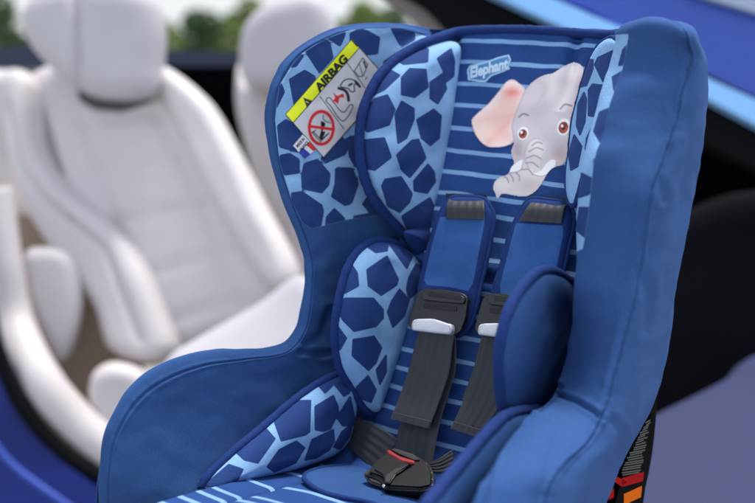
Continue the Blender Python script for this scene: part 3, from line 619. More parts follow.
def epaint(Q):
    p = Paint(Q)
    p.poly(EAR, (232, 208, 204)); p.poly([e1(*q) for q in [(300,210),(262,180),(225,215),(170,285),(100,335),(75,360),(100,440),(150,472),(210,465),(255,440),(262,370),(290,280)]], (243, 186, 172), soft=4)
    p.blob(e1(262, 215), (9, 5), (214, 120, 108), .8); p.blob(e1(120, 400), (11, 11), (250, 206, 190), .7)
    p.line([e1(265,330), e1(215,395), e1(150,455), e1(130,480)], (222, 160, 150), 1.6, 3, alpha=.6)
    p.line([e1(255,330), e1(180,340), e1(100,360)], (224, 165, 155), 1., 3, alpha=.35)
    p.line(EAR+EAR[:1], (196, 168, 166), .5, .8)
    p.poly(HEAD, (196, 186, 188)); p.line(HEAD+HEAD[:1], (160, 148, 152), .45, .9, alpha=.7)
    p.blob(e1(560, 110), (17, 13), (240, 226, 222), .95); p.blob(e1(470, 180), (17, 13), (222, 210, 208), .8); p.blob(e1(330, 300), (8, 14), (205, 190, 190), .6)
    p.blob(e1(460, 330), (11, 9), (216, 206, 206), .6)
    p.blob(e2(500, 170), (9, 9), (166, 146, 148), .85); p.blob(e2(290, 150), (6, 10), (156, 140, 144), .8); p.blob(e1(600, 200), (4, 20), (176, 160, 162), .5)
    p.blob(e1(420, 210), (5, 12), (184, 172, 174), .5)
    p.line([e1(375,160), e1(430,175), e1(425,215), e1(360,310)], (182, 168, 170), .8, 2, alpha=.5)
    TR = [e2(*q) for q in [(335,150),(350,110),(385,93),(420,105),(425,150),(410,190),(400,240),(430,285),(400,335),(360,372),(320,384),(270,378),(215,370),(190,395),(172,350),(178,310),(205,288),(250,275),(300,260),(320,220)]]
    p.poly(TR, (206, 197, 196), 1.5); p.blob(e2(385, 130), (7, 9), (222, 214, 212), .8); p.blob(e2(220, 320), (8, 6), (224, 214, 212), .7); p.blob(e2(350, 330), (12, 7), (186, 170, 170), .8)
    p.line([e2(345,240), e2(325,180), e2(345,115), e2(385,92), e2(420,105)], (150, 138, 140), .5, 1.2, alpha=.6)
    for q in ([(362,130),(390,112),(415,120)],[(348,160),(385,140),(418,152)],[(335,192),(375,180),(408,196)],[(330,218),(365,215),(395,238)],[(310,250),(345,250),(365,275)],[(280,262),(300,285),(298,305)],[(250,272),(265,290),(268,310)],[(222,285),(238,295),(245,315)]):
        p.line([e2(*a) for a in q], (120, 108, 112), .55, .6, alpha=.85)
    p.poly([e2(*q) for q in [(228,248),(262,235),(290,212),(318,200),(316,225),(305,248),(275,262),(245,262)]], (240, 238, 232)); p.line([e2(*q) for q in [(228,248),(250,264),(285,262),(310,245),(318,205)]], (128, 118, 120), .4, .5, alpha=.8)
    p.poly([e2(*q) for q in [(372,272),(410,255),(435,220),(465,200),(485,212),(475,238),(445,268),(410,282)]], (240, 238, 232)); p.line([e2(*q) for q in [(368,274),(410,284),(450,268),(480,236),(484,210)]], (128, 118, 120), .4, .5, alpha=.8)
    for c, r, a in ((e1(318, 420), (5.2, 6.4), .3), (e1(522, 388), (6.2, 8.2), .25)):
        p.ell(c, r, (246, 240, 240), a); c2 = (c[0]-.2, c[1]+.6); p.ell(c2, (r[0]*.78, r[1]*.74), (120, 34, 30), a); p.ell((c2[0]+.3, c2[1]+1.1), (r[0]*.55, r[1]*.42), (186, 74, 50), a)
        p.ell(c2, (r[0]*.34, r[1]*.36), (45, 12, 16), a); p.ell((c2[0]-1.3, c2[1]-1.6), (1.2, 1.3), (255, 255, 255))
    p.line([e1(298,338), e1(320,322), e1(345,330)], (110, 98, 104), .7, .6); p.line([e1(505,298), e1(530,275), e1(562,282)], (110, 98, 104), .7, .6)
    p.C = np.minimum(p.C*1.2, .92)
    return p.C
M_paint = paintmat('printed_cloth', .75, .1); M_sticker = paintmat('sticker', .45)
decal('elephant_print', bvLiner, 470, 60, 588, 202, .62, eshape, epaint, M_paint, SEAT, lift=.0006)
# --- lettering helper: text outlines laid on a surface through an affine frame in photo pixels
def text_on(bv, body, org, ux, uy, size, mat, parent, lift, name='lettering', bold=.012, width=None, shear=0., italic=0.):
    cu_ = bpy.data.curves.new('t', 'FONT'); cu_.body = body; cu_.size = 1; cu_.offset = bold; cu_.resolution_u = 3; cu_.shear = italic
    o = bpy.data.objects.new('t', cu_); COL.objects.link(o); dg = bpy.context.evaluated_depsgraph_get()
    me = bpy.data.meshes.new_from_object(o.evaluated_get(dg)); COL.objects.unlink(o); bpy.data.objects.remove(o)
    bm = bmesh.new(); bm.from_mesh(me); bmesh.ops.triangulate(bm, faces=bm.faces)
    bmesh.ops.subdivide_edges(bm, edges=[e for e in bm.edges if e.calc_length() > .3], cuts=1)
    xs = [v.co.x for v in bm.verts]; x0, x1 = min(xs), max(xs); sx = (width/(x1-x0)) if width else size
    ux = np.array(ux, float); ux /= np.linalg.norm(ux); uy = np.array(uy, float); uy /= np.linalg.norm(uy)
    V3 = []
    for v in bm.verts:
        q = np.array(org)+ux*(v.co.x-x0)*sx+uy*v.co.y*size
        h = drop(bv, q[0], q[1], lift); V3.append(h if h is not None else Vector((0, 0, 0)))
    bm.verts.index_update(); F = [tuple(v.index for v in f.verts) for f in bm.faces]; bm.free()
    return obj(name, V3, F, mat, parent, smooth=False)
M_lt = simple('print_pale', srgb(190, 214, 232), .8); M_ink = simple('print_black', srgb(24, 24, 24), .6); M_lnavy = simple('print_outline_blue', srgb(90, 150, 215), .8)
TAG = [(467.5,70),(470,66),(482,63),(489,61),(500,57),(509,55),(511,60),(508.5,66),(510,69),(503,72),(492,76),(486,82),(480,82),(468.5,80)]
def tshape(Q): return sdf(Q, np.array(TAG))
def tpaint(Q):
    p = Paint(Q); p.C[:] = lin((160, 200, 226)); s = sdf(Q, np.array(TAG)); p.mix(np.clip((s-1.)*1.2, 0, 1), (70, 128, 182)); return p.C
tag = decal('elephant_lettering', bvLiner, 465, 53, 513, 84, .6, tshape, tpaint, M_paint, SEAT, lift=.0006)
text_on(bvLiner, 'Elephant', (470.5, 78.2), (37, -9.5), (.05, -1), 15, M_lt, tag, .0012, bold=.045, width=39)
# --- airbag sticker
A_, B_, D_ = np.array((284.9, 114.4)), np.array((351.5, 38.9)), np.array((323.2, 157.7))
ab = B_-A_; ad = D_-A_; lab = np.linalg.norm(ab); lad = np.linalg.norm(ad)
def lframe(P): return A_+P[:, :1]*ab/lab+P[:, 1:]*ad/lad
def toL(x, y):
    M = np.array([[ab[0]/lab, ad[0]/lad], [ab[1]/lab, ad[1]/lad]]); return tuple(np.linalg.solve(M, np.array([x, y])-A_))
def z1(x, y): return (260+x/5.03, 20+y/5.03)
def z7(x, y): return (270+x/6.283, 60+y/6.283)
def z8(x, y): return (270+x/6.283, 100+y/6.283)
def lshape(Q): return sdf(Q, np.array([A_, B_, B_+ad, D_]))
def lpaint(Q):
    p = Paint(Q); p.C[:] = lin((205, 203, 206))
    yw = .2; p.poly([A_, B_, B_+ad*yw, A_+ad*yw], (232, 240, 20), smooth=False)
    K = (40, 38, 44)
    p.line([A_+ad*yw, B_+ad*yw], K, .45, .4); p.line([A_, B_, B_+ad, D_, A_], K, .6, .4, smooth=False)
    p.line([(319.6,96.5),(343.5,128.9)], K, .4, .4); p.line([(346.5,62.7),(372,98)], K, .4, .4)
    p.poly([z7(206,236), z7(264,256), z7(230,304)], K, smooth=False); p.line([z7(226,262), z7(238,268)], (232, 240, 20), .35, .3)
    p.line([z1(462,103), z1(487,130)], K, .9, .4)
    # no-child ring
    c = z8(320, 175); 
    p.ell(c, (13.6, 18.), (214, 38, 44)); p.ell(c, (10.6, 14.6), (205, 203, 206))
    p.line([z8(268,198), z8(318,250), z8(362,212)], K, .5, .4, smooth=False); p.line([z8(262,205), z8(315,262), z8(368,208)], K, .45, .4, smooth=False); p.line([z8(262,205), z8(285,190)], K, .5, .4)
    p.poly([z8(318,135), z8(345,150), z8(330,195), z8(345,200), z8(322,250), z8(308,235), z8(318,190)], (30, 20, 24))
    p.line([z8(332,95), z8(336,125), z8(365,140), z8(375,145)], (60, 120, 90), .55, .5)
    p.line([z8(245,165), z8(395,185)], (214, 38, 44), 1.5, .5)
    # seat pictogram, airbag, baby
    p.line([z7(355,240), z7(350,265), z7(375,285), z7(455,385), z7(520,295), z7(500,282), z7(455,330), z7(385,250), z7(370,235), z7(355,240)], K, .5, .4)
    p.line([z7(430,178), z7(465,190), z7(485,215), z7(492,255)], K, 1.5, .5); 
    p.poly([z7(395,205), z7(420,225), z7(455,212), z7(462,235), z7(435,240), z7(425,275), z7(405,262), z7(385,265), z7(405,240)], (205, 40, 50))
    p.line([z7(440,160), z7(462,130), z7(500,120), z7(545,140), z7(562,170), z7(535,150), z7(525,165), z7(530,195), z7(505,200), z7(490,180), z7(445,170), z7(440,160)], K, .6, .4); p.line([z7(495,160), z7(512,150)], K, 1.1, .4)
    p.line([z7(535,135), z7(562,168)], K, 1.3, .4)
    # booklet
    p.line([z1(472,258), z1(515,190), z1(540,225), z1(518,282), z1(495,285), z1(472,258)], K, .5, .4, smooth=False); p.line([z1(498,222), z1(515,280)], K, .4, .4); p.line([z1(520,210), z1(532,240)], K, .9, .4)
    p.line([z1(535,288), z1(530,298)], (90, 90, 150), .6, .4)
    return p.C
stick = decal('airbag_sticker', bvWL, 0, 0, lab, lad, .5, lshape, lpaint, M_sticker, SEAT, lift=.0008, frame=lframe)
text_on(bvWL, 'AIRBAG', (318.6, 92.6), ab, -ad, 11.2, M_ink, stick, .0014, bold=.045, width=44)
# made-in tag
fl = [(292.5,145.5),(302,134.5),(316,148.5),(304.5,158.5)]
def fshape(Q): return sdf(Q, np.array(fl))
def fpaint(Q):
    p = Paint(Q); p.C[:] = lin((222, 222, 228)); u = np.array(fl[2])-np.array(fl[1]); 
    o = np.array(fl[0]); w = np.array(fl[1])-np.array(fl[0]); w = w/np.linalg.norm(w); t = ((Q-o)@w); d = ((Q-o)@(u/np.linalg.norm(u)))
    p.mix(((d > 8.5) & (t < 5.)).astype(float), (50, 70, 160)); p.mix(((d > 8.5) & (t > 9.)).astype(float), (214, 60, 60)); 
    p.line([fl[0], fl[1]], (60, 60, 80), .4, .3); return p.C
mk = decal('made_in_tag', bvWL, 290, 132, 318, 161, .5, fshape, fpaint, M_sticker, SEAT, lift=.0008)
text_on(bvWL, 'MADE IN', (297.2,147.6), (9.5,-11), (-1,-.95), 4.2, M_ink, mk, .0014, bold=.02, width=11)
text_on(bvWL, 'FRANCE', (301,151.2), (9.5,-11), (-1,-.95), 4.2, M_ink, mk, .0014, bold=.02, width=11)
# ---- black plastic carrier of the seat, seen low on the right
def base_shell():
    pts = [(.205,-.23,-.19),(.215,-.255,-.3),(.23,-.2,-.42),(.24,-.1,-.5)]
    prof_ = arc(np.array([(-.12, -.14), (-.13, -.17), (-.155, -.2), (-.175, -.23), (-.195, -.31), (-.165, -.44), (-.13, -.56), (.0, -.6), (.2, -.56), (.3, -.48)]), 60)
    inner_ = arc(np.array([(-.07, -.14), (-.08, -.17), (-.08, -.2), (-.08, -.23), (-.08, -.3), (-.08, -.4), (-.04, -.46), (.05, -.49), (.2, -.5), (.28, -.47)]), 60)
    vs = []
    n = 60
    loop = [(-1, 1), (-1, 0), (1, 0), (1, 1)]
    for i in range(n):
        for sx, io in loop:
            p = prof_[i] if io else inner_[i]; vs.append(W(sx*.212, p[0], p[1]))
    F = gridfaces(n, 4, False, True)+[(0, 1, 2, 3), tuple(4*(n-1)+j for j in (3, 2, 1, 0))]
    o = obj('plastic_base', vs, F, simple('matt_black_plastic', srgb(9, 9, 11), .9, spec=.04), SEAT, smooth=False)
    bv = o.modifiers.new('b', 'BEVEL'); bv.width = .006; bv.segments = 3; bv.limit_method = 'ANGLE'
    return o
base = base_shell()
def sidefield(px): return px
LBL = [(653,413),(656,416),(651,450),(645,490),(641,520),(612,520),(616,500),(625,470),(636,448),(646,428)]
def platerr(name, poly, r0, th, mat, parent):
    L = [onpl(x, y, r0) for x, y in poly]; m = len(L)
    return obj(name, Wm(np.array(L+[p-np.array([th, 0, 0]) for p in L])), [tuple(range(m)), tuple(range(2*m-1, m-1, -1))]+[(i, i+m, (i+1) % m+m, (i+1) % m) for i in range(m)], mat, parent, smooth=False)
lb = platerr('instruction_label', LBL, .2136, .001, simple('label_black', srgb(9, 9, 11), .9, spec=.04), base)
M_lg = simple('label_print_grey', srgb(84, 86, 84), .9, spec=.05); M_lr = simple('label_print_red', srgb(150, 16, 20), .9, spec=.05); M_lo = simple('label_orange', srgb(205, 96, 14), .9, spec=.05)
for i in range(11):
    y = 421+i*5; x1 = 651-i*.9; x0 = max(645-(i*2.6), 621)
    for j in range(2):
        yy = y+j*2.2; xa = x0+random.random()*2; xb = x1-random.random()*4
        platerr('label_line', [(xa, yy+1.2), (xb, yy-1.6), (xb, yy-.3), (xa, yy+2.5)], .2142, .0004, M_lg, lb)
for (pts, m) in (([(622,478),(644,472),(643,481),(622,487)], M_lr), ([(612,480),(618,477),(627,482),(621,486)], M_lr), ([(624,494),(642,486),(641,497),(624,505)], M_lo), ([(610,492),(614,488),(614,497),(609,500)], M_lr)):
    platerr('label_block', pts, .2144, .0004, m, lb)
# ------------------------------------------------------------------ the car behind and the place it stands in
def bpnt(x, y, D): return CAM+ray(x, y)*D
def bpl(x, y, D, tx=0., ty=0., c=(150, 200)):
    """pixel on a plane that meets the ray through c at depth D and turns away by tx (right side) and ty (top)"""
    nrm = -cf+cx*tx+cu*ty; p0 = bpnt(c[0], c[1], D); d = ray(x, y); return CAM+d*(((p0-CAM)@nrm)/(d@nrm))
def bcush(name, outline, D, tx, ty, H, thick, mat, parent, width=25., centre=None, ring=96, rows=26, seams=(), c=(150, 200)):
    O2 = arc(np.array(outline, float), ring, True); cc = np.array(centre if centre is not None else O2.mean(0), float)
    ss = np.linspace(0, 1, rows)**.8; P2 = np.concatenate([cc+s*(O2-cc) for s in ss[1:]]+[[cc]])
    L3 = np.array([bpl(x, y, D, tx, ty, c) for x, y in P2]); nv = -cf+cx*tx+cu*ty; nv = nv/np.linalg.norm(nv)
    d = np.maximum(sdf(P2, O2), 0); u = np.clip(d/width, 0, 1); h = H*(1-(1-u)**2)**.55
    for pts, dep, w in seams: h = h-dep*np.exp(-(segd(P2, pts)/w)**2)
    h = h+np.array([noise.noise(Vector(p)*6)*.006 for p in L3])*u
    top = L3+nv*h[:, None]; bot = L3-nv*(thick*(1-(1-u)**2)**.5)[:, None]; k = ring; n = rows-1; nb = len(top)
    def fc(b, fl):
        f = gridfaces(n, k, False, True, b)+[(b+n*k, b+(j+1) % k, b+j) for j in range(k)]; return [q[::-1] for q in f] if fl else f
    V3 = np.concatenate([top, bot]); V3[nb+(n-1)*k:nb+n*k] = V3[(n-1)*k:n*k]-nv*.001
    F = fc(0, False)+fc(nb, True)+[((n-1)*k+j, (n-1)*k+(j+1) % k, nb+(n-1)*k+(j+1) % k, nb+(n-1)*k+j) for j in range(k)]
    return obj(name, V3, F, mat, parent)
def bslab(name, poly, D, tx, ty, thick, mat, parent, bev=.012, c=(150, 200), rr=4):
    nv = -cf+cx*tx+cu*ty; nv = nv/np.linalg.norm(nv)
    bm = bmesh.new(); L = [bpl(x, y, D, tx, ty, c) for x, y in rpoly(poly, rr)]
    t = [bm.verts.new(p) for p in L]; b = [bm.verts.new(p-nv*thick) for p in L]; m = len(L)
    bm.faces.new(t); bm.faces.new(b[::-1])
    for i in range(m): bm.faces.new((b[i], b[(i+1) % m], t[(i+1) % m], t[i]))
    bmesh.ops.recalc_face_normals(bm, faces=bm.faces)
    if bev: bmesh.ops.bevel(bm, geom=[e for e in bm.edges], offset=bev, segments=2, affect='EDGES', clamp_overlap=True)
    me = bpy.data.meshes.new(name); bm.to_mesh(me); bm.free(); me.materials.append(mat)
    o = bpy.data.objects.new(name, me); COL.objects.link(o); o.parent = parent; return o
def leather(name, c, rough=.5):
    return simple(name, c, rough, bump=.25, bscale=90, spec=.4)
M_wl = leather('white_leather', srgb(201, 194, 194)); M_wl2 = leather('darker_leather', srgb(182, 178, 182)); M_tan = simple('tan_carpet', srgb(150, 130, 112), .95, bump=.5, bscale=200)
M_bodyblue = simple('blue_car_paint', srgb(7, 30, 104), .45, spec=.3); M_rub = simple('black_rubber', srgb(9, 9, 14), .8, spec=.1); M_int = simple('dark_interior', srgb(4, 4, 8), .95, spec=.02)
M_slate = simple('slate_blue_paint', srgb(42, 76, 170), .4); M_sky = simple('painted_sky_highlight', srgb(140, 196, 250), .5); M_sky2 = simple('painted_highlight', srgb(150, 165, 190), .4); M_lav = leather('lavender_grey_trim', srgb(72, 76, 112), .8); M_navy = simple('navy_deck', srgb(28, 34, 62), .4)
DS = 3.1
car = thing('convertible_car', 'blurred blue open car with white leather interior behind the child seat', 'car', tuple(bpnt(377, 400, 2.6)*np.array([1, 1, 0])))
def fixparent(root):
    inv = root.matrix_basis.inverted()
    for o in bpy.data.objects:
        if o.parent == root and not o.get('_fx'): o.matrix_parent_inverse = inv; o['_fx'] = 1
s1 = thing('car_seat', 'white leather car seat with large headrest at the left, in front of the trees', 'car seat', tuple(bpnt(150, 400, DS)*np.array([1, 1, 0])), 'white leather car seats')
bcush('backrest', [(28,78),(60,62),(100,58),(140,60),(168,76),(205,108),(235,165),(262,225),(290,275),(288,300),(240,330),(185,352),(130,360),(98,310),(55,240),(22,160),(18,110)], DS, -.3, .15, .05, .16, M_wl, s1, 30, (150,200),
      seams=[([(95,130),(120,220),(170,335)], .014, 6), ([(165,120),(205,200),(245,310)], .014, 6), ([(85,125),(165,118)], .009, 5), ([(105,170),(190,158)], .008, 5), ([(118,225),(215,205)], .009, 5), ([(140,280),(240,252)], .008, 5), ([(150,330),(250,300)], .009, 6), ([(60,180),(110,290)], .008, 5)])
bcush('side_bolster', [(14,72),(34,78),(42,110),(46,150),(72,190),(112,222),(146,262),(168,310),(180,352),(150,366),(112,350),(96,305),(62,262),(30,212),(12,158),(8,110)], DS-.06, -.3, .15, .06, .1, M_wl, s1, 18, None, ring=140, seams=[([(20,110),(34,170),(60,205),(115,250),(150,340)], .016, 3)])
bcush('side_bolster', [(158,66),(178,74),(208,100),(232,140),(262,200),(294,262),(292,290),(272,290),(240,245),(205,185),(180,130),(160,92)], DS-.04, -.3, .15, .05, .1, M_wl, s1, 14, None, ring=140)
bcush('seat_cushion', [(168,362),(200,340),(260,305),(300,278),(330,300),(335,380),(300,430),(210,430),(150,410)], DS-.2, -.2, .9, .05, .14, M_wl2, s1, 26)  # darker copy of the white leather tones down the sunlit cushion top
bcush('headrest', [(30,2),(48,-10),(90,-14),(130,-12),(152,-2),(158,25),(156,62),(152,92),(128,100),(98,98),(72,86),(45,62),(30,42),(24,20)], DS-.1, -.25, 0, .05, .14, M_wl2, s1, 22, (95,42), seams=[([(78,-6),(84,20),(86,60),(84,96)], .02, 4)])
bslab('headrest_gap', [(76,88),(110,100),(152,92),(151,102),(120,112),(94,110),(78,100)], DS-.02, -.25, 0, .08, simple('gap_shade', srgb(70, 66, 66), .6), s1, .01)  # grey slab paints in the shade of the gap under the headrest
s2 = thing('car_seat', 'white leather car seat half hidden behind the giraffe-print side wing', 'car seat', tuple(bpnt(290, 400, DS+.7)*np.array([1, 1, 0])), 'white leather car seats')
bcush('backrest', [(240,60),(252,84),(300,74),(345,80),(350,200),(330,300),(300,300),(285,245),(262,200),(244,140),(236,100)], DS+.7, -.3, .15, .06, .16, M_wl, s2, 22)
bcush('headrest', [(240,50),(246,25),(262,8),(288,-2),(320,-2),(335,30),(330,80),(290,90),(255,92),(242,76)], DS+.6, -.25, 0, .05, .14, M_wl2, s2, 20)
def box(name, x0, x1, y0, y1, z0, z1, mat, parent, bev=.03, kind=None):
    bm = bmesh.new(); bmesh.ops.create_cube(bm, size=1)
    for v in bm.verts: v.co = Vector((x0+(v.co.x+.5)*(x1-x0), y0+(v.co.y+.5)*(y1-y0), z0+(v.co.z+.5)*(z1-z0)))
    if bev: bmesh.ops.bevel(bm, geom=list(bm.edges), offset=bev, segments=3, affect='EDGES')
    me = bpy.data.meshes.new(name); bm.to_mesh(me); bm.free(); me.materials.append(mat); o = bpy.data.objects.new(name, me); COL.objects.link(o)
    if parent: o.parent = parent
    if kind: o['kind'] = kind
    return o
# car parts
bcush('rear_side_cushion', [(-60,66),(0,70),(22,72),(20,110),(18,160),(24,215),(10,250),(-60,260)], DS+.3, -.1, 0, .05, .2, M_wl, car, 20)
bslab('rear_deck', [(-80,48),(30,46),(150,50),(250,52),(300,52),(300,74),(160,70),(20,68),(-80,68)], DS+1.2, 0, 0, .5, M_navy, car, .02)
bslab('rear_compartment', [(150,66),(300,66),(300,150),(220,140),(160,120)], DS+1.15, 0, 0, .3, M_int, car, .01)
bslab('floor_carpet', [(-20,215),(120,215),(150,440),(60,440),(0,380)], DS+.1, 0, .2, .05, M_tan, car, .01)
bcush('seat_base_cover', [(28,250),(70,255),(82,300),(74,345),(60,362),(42,330),(26,290)], DS-.1, 0, 0, .04, .06, M_wl, car, 14)
bcush('seat_rail_cover', [(94,372),(118,362),(150,380),(150,440),(104,430),(90,400)], DS-.25, 0, 0, .04, .06, M_wl, car, 14)
def bstrip(name, pts, w, D, mat, parent, th=.05):
    P = np.array([bpnt(x, y, d) for (x, y), d in zip(pts, D)]); return tube(name, P, w, mat, parent, n=14)
bstrip('door_sill', [(-8,190),(2,262),(14,322),(40,378),(78,424),(130,466),(170,500)], .055, [2.9]*3+[2.8]*4, M_wl, car)
bstrip('door_seal', [(-26,230),(-14,300),(-2,352),(24,408),(64,452),(112,484),(150,500)], .022, [2.75]*7, M_rub, car)
bslab('body_panel', [(-80,280),(-26,300),(-10,352),(20,416),(60,460),(110,496),(140,560),(-80,560)], 2.74, 0, .3, .06, M_bodyblue, car, .015, c=(20,450))
bstrip('body_crease', [(-20,420),(10,462),(60,500),(90,520)], .008, [2.6]*4, M_slate, car)
# right: windscreen frame with painted highlight strips, dark cabin, grey-lavender side trim
DR = 2.5
bslab('windscreen_frame', [(450,-60),(1150,-60),(1150,300),(755,97),(708,75),(640,38),(590,10),(530,-12)], DR, .1, 0, .05, M_slate, car, .012, c=(650,60))
bslab('frame_highlight', [(650,-40),(700,-4),(760,14),(860,44),(860,26),(760,0),(700,-30)], DR-.03, .1, 0, .02, M_sky2, car, .004, c=(650,60))  # pale strip stands in for a highlight on the frame
bslab('frame_gap', [(626,30),(640,40),(708,76),(755,98),(860,150),(860,158),(755,105),(708,83),(640,48),(626,38)], DR-.012, .1, 0, .02, M_rub, car, .003, c=(650,60), rr=1)
bslab('frame_highlight_strip', [(430,-60),(540,-8),(590,14),(626,29),(640,38),(708,78),(755,99),(1150,300),(1150,335),(755,124),(708,99),(640,66),(563,27),(530,12),(500,-2),(400,-45)], DR-.02, .1, 0, .04, M_sky, car, .012, c=(650,60))  # light-blue strip: sky highlight along the frame, put in as colour
bslab('roof_seal', [(345,-60),(400,-60),(505,0),(541,16),(640,70),(708,103),(760,129),(1150,350),(1150,400),(765,172),(640,110),(520,70),(450,30),(430,8),(400,-10)], DR+.02, .1, 0, .06, M_rub, car, .012, c=(650,60))
bslab('frame_edge', [(320,-50),(360,-50),(400,-12),(430,6),(446,22),(470,45),(450,48),(434,30),(400,4),(350,-24)], DR+.06, .1, 0, .05, simple('grey_trim', srgb(120, 112, 112), .5), car, .01, c=(650,60))
bslab('dark_cabin_panel', [(560,60),(650,100),(765,140),(1150,300),(1150,480),(765,420),(640,440),(560,400)], DR+.5, .0, 0, .06, M_int, car, .02, c=(650,300))
bslab('side_trim', [(560,465),(655,415),(700,393),(736,374),(745,360),(756,354),(1150,345),(1150,600),(560,600)], DR-.1, .1, .4, .06, M_lav, car, .02, c=(700,450), rr=8)
# bench the child seat stands on
bz = float(min((Wm(np.array([(0, n, v) for n, v in ((-.13, -.56), (0, -.6), (.2, -.56))])))[:, 2]))
box('rear_bench', -.22, .32, 1.0, 1.36, .05, bz+.012, M_int, car)
bcush('seat_shadow_panel', [(640,250),(700,205),(760,190),(860,190),(900,420),(640,430)], DR+.42, -.1, 0, .04, .06, simple('seat_shadow', srgb(15, 14, 21), .9, spec=.1), car, 30, c=(650,300))  # dark panel painted in as the shadowed seat shape inside the cabin
bslab('cabin_rear_wall', [(170,160),(500,110),(760,160),(760,640),(170,640)], DS+1.1, 0, 0, .08, M_int, car, .02, c=(400,300))
fp = bpnt(235, 350, DS-.2)
box('seat_base', fp[0]-.2, fp[0]+.22, fp[1]-.12, fp[1]+.3, .12, fp[2]-.06, M_rub, s1, .03)
box('cabin_floor', -2.1, 1.9, 2.45, 4.6, .02, .12, M_tan, car, .02)
for r_ in (s1, s2, car): fixparent(r_)
for o in bpy.data.objects:
    if '_fx' in o: del o['_fx']
# ground that falls away behind the car, pale sky, trees
gm, gnt, gbs = newmat('pale_concrete'); gbs.inputs['Roughness'].default_value = .9
tcg = node(gnt, 'ShaderNodeTexCoord'); ng = node(gnt, 'ShaderNodeTexNoise'); ng.inputs['Scale'].default_value = 3; ng.inputs['Detail'].default_value = 8; gnt.links.new(tcg.outputs['Object'], ng.inputs['Vector'])
cr_ = node(gnt, 'ShaderNodeValToRGB'); cr_.color_ramp.elements[0].color = (.2, .19, .18, 1); cr_.color_ramp.elements[1].color = (.36, .35, .33, 1); gnt.links.new(ng.outputs['Fac'], cr_.inputs[0]); gnt.links.new(cr_.outputs[0], gbs.inputs['Base Color'])
gy = [-30, 0, 5, 8, 12, 18, 26, 40, 60]; gz = [0, 0, 0, 0, -.5, -2, -4, -9, -18]; gv = [(x, y, z) for y, z in zip(gy, gz) for x in (-60, -20, 0, 20, 60)]
g = obj('ground', gv, gridfaces(len(gy), 5), gm); g['kind'] = 'structure'
sm, snt, sbs = newmat('overcast_sky'); snt.nodes.remove(sbs); em = node(snt, 'ShaderNodeEmission'); em.inputs['Color'].default_value = (.93, .97, 1, 1); em.inputs['Strength'].default_value = .36; snt.links.new(em.outputs[0], snt.nodes['Material Output'].inputs['Surface'])
sv = []
for i in range(25):
    a = math.radians(-60+i*5)
    for z in (-30, -10, 10, 22): sv.append((58*math.sin(a), 58*math.cos(a), z))
sk = obj('sky', sv, gridfaces(25, 4), sm); sk['kind'] = 'structure'
def leafmat(name, c1, c2):
    m, nt, bs = newmat(name); bs.inputs['Roughness'].default_value = .7; g_ = node(nt, 'ShaderNodeNewGeometry'); r = node(nt, 'ShaderNodeValToRGB')
    r.color_ramp.elements[0].color = c1; r.color_ramp.elements[1].color = c2; nt.links.new(g_.outputs['Random Per Island'], r.inputs[0]); nt.links.new(r.outputs[0], bs.inputs['Base Color']); return m
L1 = leafmat('dark_leaves', (.03, .06, .025, 1), (.1, .17, .05, 1)); L2 = leafmat('bright_leaves', (.09, .15, .03, 1), (.26, .32, .08, 1)); M_bark = simple('bark', srgb(80, 66, 54), .9)
def tree(label, x, ytop, D, wpx, hm, mat):
    top = bpnt(x, ytop, D); R0 = wpx*D/FPX/2; gzz = float(np.interp(top[1], gy, gz)); root = thing('tree', label, 'tree', (top[0], top[1], gzz), 'trees beyond the car')
    rnd = random.Random(x); vs = []; F = []; H = top[2]-gzz
    blobs = [(rnd.uniform(-.65, .65)*R0, rnd.uniform(-.6, .6)*R0, H-R0*.45-rnd.uniform(0, 1)**1.3*(H*.65-R0*.4)*1., R0*rnd.uniform(.3, .5)) for _ in range(16)]+[(0, 0, H-R0*.5, R0*.5), (0, 0, H-R0*1.1, R0*.7), (0, 0, H-R0*1.8, R0*.7)]
    for bx, by, bzz, br in blobs:
        for _ in range(230):
            d = Vector((rnd.gauss(0, 1), rnd.gauss(0, 1), rnd.gauss(0, 1))).normalized()*br*rnd.uniform(.5, 1.)**.5; c = Vector((bx, by, bzz))+d
            a = Vector((rnd.gauss(0, 1), rnd.gauss(0, 1), rnd.gauss(0, 1))).normalized()*R0*.1; b = a.cross(Vector((rnd.gauss(0, 1), rnd.gauss(0, 1), rnd.gauss(0, 1)))).normalized()*R0*.08
            k = len(vs); vs += [c-a, c+b, c+a, c-b]; F.append((k, k+1, k+2, k+3))
    obj('crown', vs, F, mat, root, smooth=False)
    tr = [(0, 0, 0), (.03*H, 0, H*.3), (0, .02*H, H*.6), (.01*H, 0, H*.85)]; tube('trunk', np.array(tr, float), .035*H, M_bark, root, n=8, res=12)
tree('dark green tree directly right of the large white headrest, tallest of its clump', 196, 8, 17, 56, 3, L1)
tree('lighter green tree between the two headrests, on the right of the clump', 226, 18, 20, 52, 3, L2)
tree('low olive tree just beside the right edge of the large headrest', 166, 20, 16, 46, 3, L2)
tree('green tree just above the shoulder of the rear white seat', 250, -4, 22, 56, 3, L2)
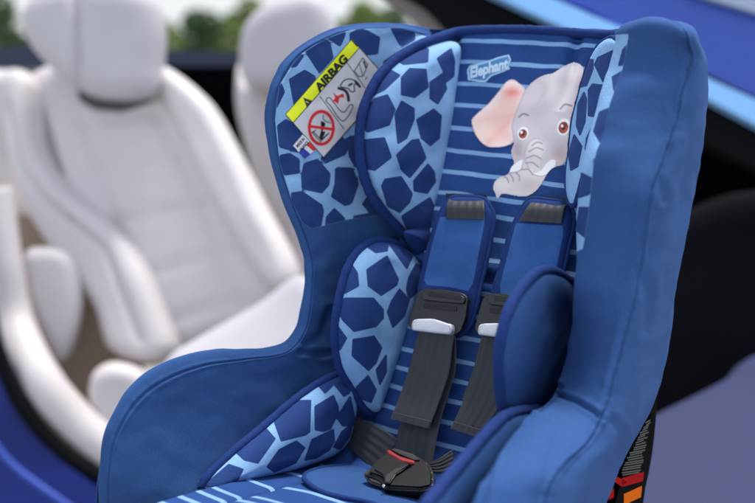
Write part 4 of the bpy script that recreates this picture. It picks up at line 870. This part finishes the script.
tree('dark green tree in the upper left corner', 0, -8, 15, 56, 3, L1)
tree('yellow-green tree above the left top edge of the giraffe-print wing', 324, 12, 17, 44, 3, L2)
tree('tall bright green tree above the airbag sticker', 362, 0, 18, 56, 3, L2)
tree('dark green tree above the head bolster', 394, 4, 22, 56, 3, L1)
tree('low brownish tree at the right end of the foliage', 424, 18, 20, 50, 3, leafmat('brown_leaves', (.09, .09, .03, 1), (.3, .2, .07, 1)))
# ------------------------------------------------------------------ light and camera
scene.world = bpy.data.worlds.new("World"); scene.world.use_nodes = True
SE, SA = math.radians(58), math.radians(-35)           # sun high, from behind the camera's right shoulder side
sd_ = np.array([.22, .33, 1.1]); sd_ = sd_/np.linalg.norm(sd_); SE = math.asin(sd_[2]); SA = math.atan2(sd_[0], sd_[1])
nt = scene.world.node_tree; sky = nt.nodes.new('ShaderNodeTexSky'); sky.sky_type = 'NISHITA'; sky.sun_disc = False
sky.sun_elevation = SE; sky.sun_rotation = SA
hs = nt.nodes.new('ShaderNodeHueSaturation'); hs.inputs['Saturation'].default_value = .45; nt.links.new(sky.outputs[0], hs.inputs['Color']); nt.links.new(hs.outputs[0], nt.nodes['Background'].inputs['Color']); nt.nodes['Background'].inputs['Strength'].default_value = .12
sd = bpy.data.lights.new('sun', 'SUN'); sd.energy = 1.5; sd.angle = math.radians(14); sd.color = (1, .95, .88); so = bpy.data.objects.new('sun', sd); COL.objects.link(so)
so.rotation_euler = Vector(sd_).to_track_quat('Z', 'Y').to_euler()
cd = bpy.data.cameras.new('cam'); cam = bpy.data.objects.new('cam', cd); COL.objects.link(cam); scene.camera = cam
cam.location = CAM; cam.rotation_euler = (math.radians(90)-PITCH, 0, 0); cd.sensor_width = 36; cd.lens = FPX/755*36; cd.clip_end = 500; cd.clip_start = .05
cd.dof.use_dof = True; cd.dof.focus_distance = 1.28; cd.dof.aperture_fstop = 2.3
scene.view_settings.view_transform = 'Standard'; scene.view_settings.look = 'None'; scene.view_settings.gamma = 1; scene.view_settings.exposure = 1.42
